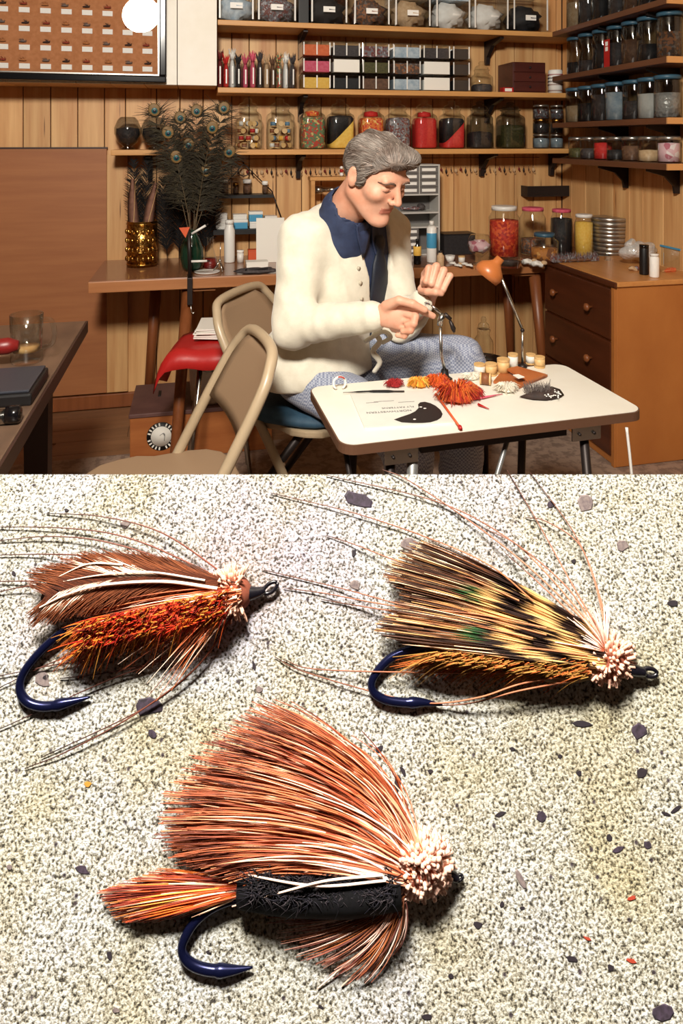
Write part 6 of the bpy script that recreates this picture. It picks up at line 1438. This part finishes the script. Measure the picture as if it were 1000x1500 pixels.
# ================= fly with the brown feather wing and orange body
A_ = thing('fishing_fly', 'fishing fly with a brown feather wing streaked white, orange-red body and blue-black hook', 'fishing fly', S(220, 900), 0, None)
hook(A_, [(330, 880, 12), (220, 900, 12), (110, 920, 12), (72, 942, 11), (38, 980, 9), (29, 1008, 8), (40, 1028, 7), (66, 1035, 7), (100, 1029, 7), (132, 1021, 7)], 13, 0)
fuzz_tube(A_, [(108, 935, 14), (200, 915, 18), (290, 893, 18), (345, 872, 14)], [10, 24, 26, 14], 'body', 'body_red' if 'body_red' in MATS else (mat('body_red', (150, 34, 18), 0.8, c2=(206, 70, 24), scale=700) and 'body_red'))
out1 = [(338, 840), (300, 820), (250, 806), (200, 800), (150, 797), (105, 808), (70, 828), (45, 856), (38, 882), (52, 900), (90, 908), (130, 912), (180, 900), (240, 885), (300, 872), (340, 862)]
mat('feather_brown', (52, 26, 15), 0.8, c2=(76, 40, 22), scale=500)
sheet([(190 + (x - 190) * .86, 858 + (y - 858) * .80) for x, y in out1], 22, 7, 'feather_vane', 'feather_brown', A_)
mb = MB(); wht = MB()
rach = [(345, 853), (300, 848), (240, 843), (180, 846), (120, 856), (60, 876)]
for i in range(760):
    s_ = G.uniform(0.0, 0.98); bx, by = polyat(rach, s_); up_ = G.random() < 0.55
    ex, ey = polyat(rach, min(1, s_ + G.uniform(.16, .3)))
    wtop = np.interp(s_, [0, .2, .5, .8, 1], [12, 34, 46, 42, 12]); wbot = np.interp(s_, [0, .2, .5, .8, 1], [14, 30, 50, 44, 22])
    oy = -wtop * G.uniform(.75, 1.04) if up_ else wbot * G.uniform(.75, 1.02)
    p0 = (bx, by, 36); p2 = (ex - G.uniform(0, 22), ey + oy, G.uniform(28, 34)); p1 = ((bx * .45 + ex * .55), by + oy * .35, 38)
    t_ = G.random(); c0 = mixc(lin((44, 20, 11)), lin((96, 46, 24)), t_); c1 = mixc(lin((74, 36, 20)), lin((130, 72, 42)), t_)
    near = (up_ and .42 < s_ < .62) or (not up_ and .62 < s_ < .9)
    if near and G.random() < .34:
        cw = lin((246, 222, 198)); strand(mb, bez(p0, p1, p2, 6), 2.2, [c0, cw, cw, cw, c1, c1], 4)
    else: strand(mb, bez(p0, p1, p2, 6), G.uniform(1.3, 2.2), [c0, c0, c1, c1], 4)
mb.build('feather_barbs', 'fibre_matte', A_, kind='stuff', fix=False)
for k, pl in enumerate([[(318, 862, 40), (240, 852, 42), (150, 857, 42), (95, 872, 40), (58, 890, 36)], [(300, 850, 40), (220, 838, 41), (150, 842, 40), (90, 852, 36)], [(180, 827, 38), (130, 826, 38), (85, 845, 36)]]):
    m_ = MB(); strand(m_, [tuple(p) for p in spline(pl, 7)], [4.6, 2.6, 2.8][k], [lin((250, 236, 220)), lin((246, 214, 190))], 6, 0.5); m_.build('feather_shaft', 'fibre', A_, fix=False)
mb = MB()
OR = [(176, 40, 16), (190, 70, 20), (120, 20, 12), (206, 116, 34), (150, 28, 14), (180, 118, 46), (96, 26, 16)]
for i in range(1300):
    s_ = G.random(); x = 335 - 215 * s_; y = 880 + 48 * s_ + G.uniform(-18, 24)
    p0 = (x, y, G.uniform(34, 56)); L_ = G.uniform(18, 62); a = R(G.uniform(100, 170))
    p2 = (x + L_ * math.cos(a), y + L_ * math.sin(a) * .95, G.uniform(4, 24)); p1 = ((p0[0] + p2[0]) / 2, (p0[1] + p2[1]) / 2 - 4, (p0[2] + p2[2]) / 2 + 8)
    c = lin(G.choice(OR)); strand(mb, bez(p0, p1, p2, 4), G.uniform(1.2, 2.4), [c, mixc(c, lin((240, 170, 60)), .35 * G.random())], 3)
mb.build('body_fuzz', 'fibre_matte', A_, kind='stuff', fix=False)
mb = MB()
for i in range(95):
    a = R(G.uniform(118, 172)); L_ = G.uniform(80, 235); p0 = (346 + G.uniform(-10, 8), 868 + G.uniform(-8, 14), G.uniform(26, 46))
    p2 = (p0[0] + L_ * math.cos(a), p0[1] + L_ * math.sin(a) * .8, G.uniform(8, 30)); p1 = ((p0[0] + p2[0]) / 2, (p0[1] + p2[1]) / 2 + G.uniform(-22, -2), G.uniform(30, 50))
    c0 = lin(G.choice([(206, 130, 90), (176, 92, 56), (240, 206, 180), (190, 84, 40)])); c1 = lin(G.choice([(246, 220, 200), (206, 120, 70), (120, 60, 36)]))
    strand(mb, bez(p0, p1, p2, 8), G.uniform(1.2, 2.4), [c0, c0, c1], 4)
mb.build('hackle', 'fibre', A_, kind='stuff', fix=False)
collar(A_, (342, 868), 46, 46, 12, 230, (.55, 1.05), 3.8, (150, 74, 48), (222, 174, 150), 'clipped_collar', (60, 300), .15)
fuzz_tube(A_, [(345, 870, 12), (360, 870, 13), (376, 868, 12), (388, 864, 10)], [11, 12, 8, 5], 'head', 'thread_black', 12)
eye_loop(A_, (396, 861), 12, 6, -38, 6)
long_fibres(A_, [[(335, 846), (240, 782), (150, 757), (68, 752)], [(330, 850), (200, 792), (100, 774), (-40, 772)], [(330, 852), (180, 800), (80, 786), (-40, 796)], [(300, 850, 34), (150, 818, 30), (70, 812), (-30, 814)], [(120, 850, 34), (60, 851), (-40, 852)], [(110, 866, 34), (50, 858, 12), (-20, 871)],
 [(340, 892), (250, 960), (150, 1000), (-20, 1077)], [(345, 894), (290, 975), (200, 1045), (100, 1100), (36, 1126)], [(348, 892), (295, 970), (215, 1035), (60, 1110)], [(330, 896), (200, 950), (90, 972), (-20, 994)], [(320, 900), (220, 942), (100, 962), (-15, 1014)], [(320, 900), (235, 965), (160, 985), (88, 994)]], 2.6, (120, 60, 38), (40, 26, 24))

# ================= fly with the barred fan wing
B_ = thing('fishing_fly', 'fishing fly with a fanned wing barred tan and dark brown and a small clipped head', 'fishing fly', S(750, 930), 0, None)
hook(B_, [(860, 972, 14), (760, 955, 14), (660, 946, 13), (610, 950, 12), (572, 964, 10), (547, 992, 9), (546, 1012, 8), (562, 1024, 7), (590, 1029, 7), (620, 1029, 7), (648, 1033, 7)], 12, 0)
mat('body_olive', (84, 60, 26), 0.85, c2=(112, 82, 38), scale=600)
fuzz_tube(B_, [(650, 956, 12), (740, 968, 16), (820, 980, 18), (870, 980, 16)], [7, 15, 18, 12], 'body', 'body_olive')
out2 = [(880, 930), (820, 890), (760, 855), (700, 822), (650, 806), (625, 830), (630, 870), (622, 905), (640, 935), (700, 946), (780, 958), (870, 975)]
mat('wing_under', (112, 66, 32), 0.8, c2=(60, 32, 18), scale=420)
sheet([(760 + (x - 760) * .92, 900 + (y - 900) * .85) for x, y in out2], 22, 6, 'wing_web', 'wing_under', B_)
mb = MB(); tips = [(602, 792), (585, 815), (562, 835), (568, 850), (590, 872), (572, 892), (556, 912), (552, 926), (590, 940), (650, 950)]
for i in range(560):
    u = (i + G.random()) / 560; tx, ty = polyat(tips, u); tx += G.uniform(-6, 28); ty += G.uniform(-4, 4)
    p0 = (882 + G.uniform(-8, 12), 935 + 42 * u + G.uniform(-5, 5), G.uniform(22, 34)); cvx = 22 * (1 - u) - 4
    p1 = ((p0[0] + tx) / 2 + 10, (p0[1] + ty) / 2 - cvx, 52 + G.uniform(-6, 10)); p2 = (tx, ty, G.uniform(14, 34))
    tcol = G.choice([(84, 44, 22), (130, 78, 40), (196, 140, 84), (44, 22, 14), (60, 32, 18), (236, 200, 160)])
    cols = []; ph = u * 2.3 + G.uniform(-.10, .10)
    for k in range(15):
        f = k / 14
        if f < .60: d_ = math.sin(f * 21 + ph * 3.0) > 0.30; c = lin((224, 176, 112)) if d_ else lin((34, 17, 11))
        elif f < .68 and (.18 < u < .36 or .60 < u < .74): c = lin((26, 74, 30))
        else: c = lin((tcol)) if G.random() < .7 else lin((70, 38, 20))
        cols.append(c)
    strand(mb, bez(p0, p1, p2, 14), G.uniform(1.7, 2.7), cols, 4, .45)
mb.build('barred_wing', 'fibre', B_, kind='stuff', fix=False)
mb = MB()
for i in range(700):
    s_ = G.random(); x = 865 - 230 * s_; y = 975 + G.uniform(-10, 18) * (1 - .5 * s_) - 16 * s_; L_ = G.uniform(20, 80); a = R(G.uniform(140, 185))
    p2 = (x + L_ * math.cos(a), y + abs(L_ * math.sin(a)) * .6 + 8, 5); c = lin(G.choice([(150, 110, 50), (176, 120, 60), (120, 84, 34), (190, 96, 44)]))
    strand(mb, bez((x, y, G.uniform(32, 46)), (x - L_ * .4, y + 4, 42), p2, 4), G.uniform(1.1, 1.8), c, 3)
mb.build('body_fuzz', 'fibre_matte', B_, kind='stuff', fix=False)
long_fibres(B_, [[(866, 984, 34), (780, 986, 30), (700, 985, 20), (640, 988)], [(866, 986, 34), (770, 1000, 30), (700, 1022, 20), (625, 1030), (540, 1012), (440, 982), (402, 962)], [(860, 982, 34), (740, 985, 26), (600, 985, 20), (460, 980), (415, 966)], [(850, 995, 30), (760, 1012, 26), (690, 1030, 12), (630, 1034)], [(860, 960, 50), (760, 950, 44), (710, 975, 30)],
 [(800, 920, 52), (700, 900, 44), (600, 888, 30), (500, 862), (386, 835)], [(800, 930, 52), (700, 905, 44), (560, 885, 24), (480, 870), (415, 861)], [(780, 935, 50), (640, 905, 36), (540, 890), (470, 878)], [(760, 880, 52), (680, 845, 40), (600, 828, 20), (520, 798), (478, 784)], [(780, 880, 50), (720, 830, 44), (640, 793), (520, 752), (396, 722)]], 2.6, (196, 120, 80), (60, 34, 28))
long_fibres(B_, [[(880, 928, 34), (840, 860, 30), (790, 770), (742, 688)], [(888, 928, 34), (870, 850, 30), (840, 780), (776, 692)], [(890, 926, 34), (880, 880, 30), (850, 800, 20), (800, 764), (770, 758)], [(870, 922, 34), (800, 840, 30), (740, 786), (640, 735), (478, 696)], [(862, 916, 34), (780, 836, 30), (700, 772), (600, 705), (560, 688)], [(874, 924, 34), (830, 860, 30), (760, 800, 20), (705, 772)], [(850, 912, 34), (790, 855, 30), (740, 810)]], 2.8, (206, 140, 110), (70, 40, 34))
collar(B_, (893, 968), 42, 46, 14, 260, (.6, 1.05), 4.8, (156, 80, 56), (220, 172, 150), 'clipped_head', (0, 360), .06)
mb = MB()
for i in range(70):
    a = R(G.uniform(190, 275)); L_ = G.uniform(30, 78); p0 = (888, 955, 30); p2 = (888 + L_ * math.cos(a), 955 + L_ * math.sin(a), G.uniform(20, 48)); strand(mb, bez(p0, (888 + L_ * .4 * math.cos(a), 955 + L_ * .5 * math.sin(a), 44), p2, 4), 2.6, [lin((190, 110, 80)), lin((246, 216, 200))], 4)
mb.build('collar_hair', 'fibre', B_, kind='stuff', fix=False)
fuzz_tube(B_, [(915, 978, 13), (930, 982, 13), (944, 985, 11)], [9, 8, 6], 'head', 'thread_black', 12)
eye_loop(B_, (951, 985), 11, 6, 8, 6)

# ================= fly with the big rust hair wing
C_ = thing('fishing_fly', 'fishing fly with a big rust-coloured hair wing, black body and round clipped pale head', 'fishing fly', S(430, 1270), 0, None)
hook(C_, [(560, 1300, 14), (460, 1304, 14), (370, 1312, 13), (325, 1322, 12), (290, 1345, 10), (269, 1378, 9), (268, 1398, 8), (282, 1413, 7), (308, 1421, 7), (340, 1421, 7), (370, 1417, 7)], 12, 0)
fuzz_tube(C_, [(350, 1300, 16), (420, 1300, 20), (510, 1298, 22), (585, 1292, 22)], [20, 27, 30, 26], 'body', 'body_black', 18)
out3 = [(604, 1250), (575, 1190), (530, 1135), (480, 1095), (420, 1062), (365, 1085), (320, 1125), (290, 1170), (280, 1215), (300, 1255), (360, 1275), (450, 1282), (560, 1290), (600, 1285)]
mat('wing_rust', (150, 74, 40), 0.8, c2=(190, 112, 68), scale=500)
sheet([(450 + (x - 450) * .92, 1200 + (y - 1200) * .90) for x, y in out3], 24, 12, 'wing_underhair', 'wing_rust', C_)
mb = MB(); tips = [(398, 1030), (352, 1060), (318, 1090), (292, 1120), (268, 1152), (250, 1185), (244, 1215), (256, 1245), (282, 1272), (340, 1288)]
for i in range(1500):
    u = (i + G.random()) / 1500; tx, ty = polyat(tips, u); k = G.random() ** 2; tx += k * 130 + G.uniform(-22, 14); ty += k * 60 * (1 - u) + G.uniform(-16, 14)
    p0 = (604 + G.uniform(-16, 16) - 16 * u, 1246 + 48 * u + G.uniform(-8, 8), G.uniform(20, 46))
    cx_, cy_ = 570 + (438 - 570) * u, 1096 + (1258 - 1096) * u
    p1 = (cx_ + k * 40 + G.uniform(-12, 12), cy_ + k * 40 * (1 - u) + G.uniform(-12, 12), G.uniform(40, 80)); p2 = (tx, ty, G.uniform(5, 44))
    t_ = G.random()
    if t_ < .20: c0, c1, c2 = (252, 232, 218), (244, 196, 166), (206, 130, 90)
    elif t_ < .7: c0, c1, c2 = (226, 158, 124), (186, 100, 60), (150, 74, 42)
    else: c0, c1, c2 = (170, 84, 52), (140, 62, 34), (96, 42, 26)
    strand(mb, bez(p0, p1, p2, 9), G.uniform(1.6, 2.8), [lin(c0), lin(c0), lin(c1), lin(c1), lin(c2)], 4, .4)
mb.build('hair_wing', 'fibre', C_, kind='stuff', fix=False)
mb = MB(); tips = [(232, 1272), (180, 1290), (140, 1306), (150, 1322), (160, 1340), (172, 1352), (240, 1340)]
for i in range(330):
    u = G.random(); tx, ty = polyat(tips, u); tx += abs(G.gauss(0, 26)); p0 = (356, 1292 + 18 * u + G.uniform(-4, 4), G.uniform(12, 26)); p1 = ((p0[0] + tx) / 2, (p0[1] + ty) / 2 + G.uniform(-8, 4), G.uniform(16, 34))
    c = lin(G.choice([(226, 110, 30), (196, 72, 20), (120, 36, 20), (240, 150, 60), (160, 54, 24), (246, 206, 170)])); strand(mb, bez(p0, p1, (tx, ty, G.uniform(4, 20)), 7), G.uniform(1.4, 2.6), [c, c, mixc(c, lin((110, 40, 30)), .6)], 4)
mb.build('tail', 'fibre', C_, kind='stuff', fix=False)
mb = MB(); tips = [(372, 1330), (392, 1352), (408, 1385), (434, 1412), (470, 1425), (500, 1438), (548, 1380)]
for i in range(120):
    u = G.random(); tx, ty = polyat(tips, u); tx += abs(G.gauss(0, 30)); ty += G.uniform(-8, 8); p0 = (588 + G.uniform(-8, 8), 1312 + G.uniform(-6, 6), G.uniform(16, 34))
    c = lin(G.choice([(140, 84, 60), (100, 56, 50), (206, 160, 140), (230, 200, 186), (156, 90, 50)])); strand(mb, bez(p0, ((p0[0] + tx) / 2 + 22, (p0[1] + ty) / 2 + 16, 28), (tx, ty, G.uniform(4, 14)), 7), G.uniform(1.2, 2.2), [c, c, mixc(c, lin((120, 50, 36)), .5)], 4)
mb.build('throat_hackle', 'fibre', C_, kind='stuff', fix=False)
mb = MB()
for i in range(620):
    s_ = G.random(); x = 360 + 215 * s_; a = R(G.uniform(0, 360)); L_ = G.uniform(12, 34); y = 1300 + G.uniform(-18, 20); strand(mb, bez((x, y, 46), (x + L_ * .4, y + L_ * .3 * math.sin(a), 58), (x + L_ * math.cos(a), y + L_ * math.sin(a), 44), 3), 1.5, lin(G.choice([(30, 28, 36), (14, 13, 16), (52, 46, 50)])), 3)
mb.build('body_fuzz', 'fibre_matte', C_, kind='stuff', fix=False)
long_fibres(C_, [[(560, 1282, 56), (480, 1290, 58), (420, 1305, 54), (340, 1328, 20)], [(565, 1290, 54), (470, 1298, 56), (380, 1285, 50), (330, 1270, 30)], [(570, 1305, 46), (470, 1330, 46), (400, 1326, 38), (370, 1336, 20)], [(590, 1315, 30), (575, 1350), (545, 1400), (500, 1445)], [(590, 1316, 30), (560, 1370), (510, 1410), (465, 1448)]], 3.2, (250, 230, 216), (230, 190, 166))
collar(C_, (613, 1266), 56, 60, 14, 420, (.78, 1.03), 6.0, (176, 88, 62), (228, 184, 164), 'clipped_head', (0, 360), 0.0)
fuzz_tube(C_, [(650, 1278, 12), (664, 1284, 11), (670, 1287, 10)], [7, 6, 5], 'head', 'thread_black', 10)
eye_loop(C_, (672, 1286), 6, 4, -30, 4)
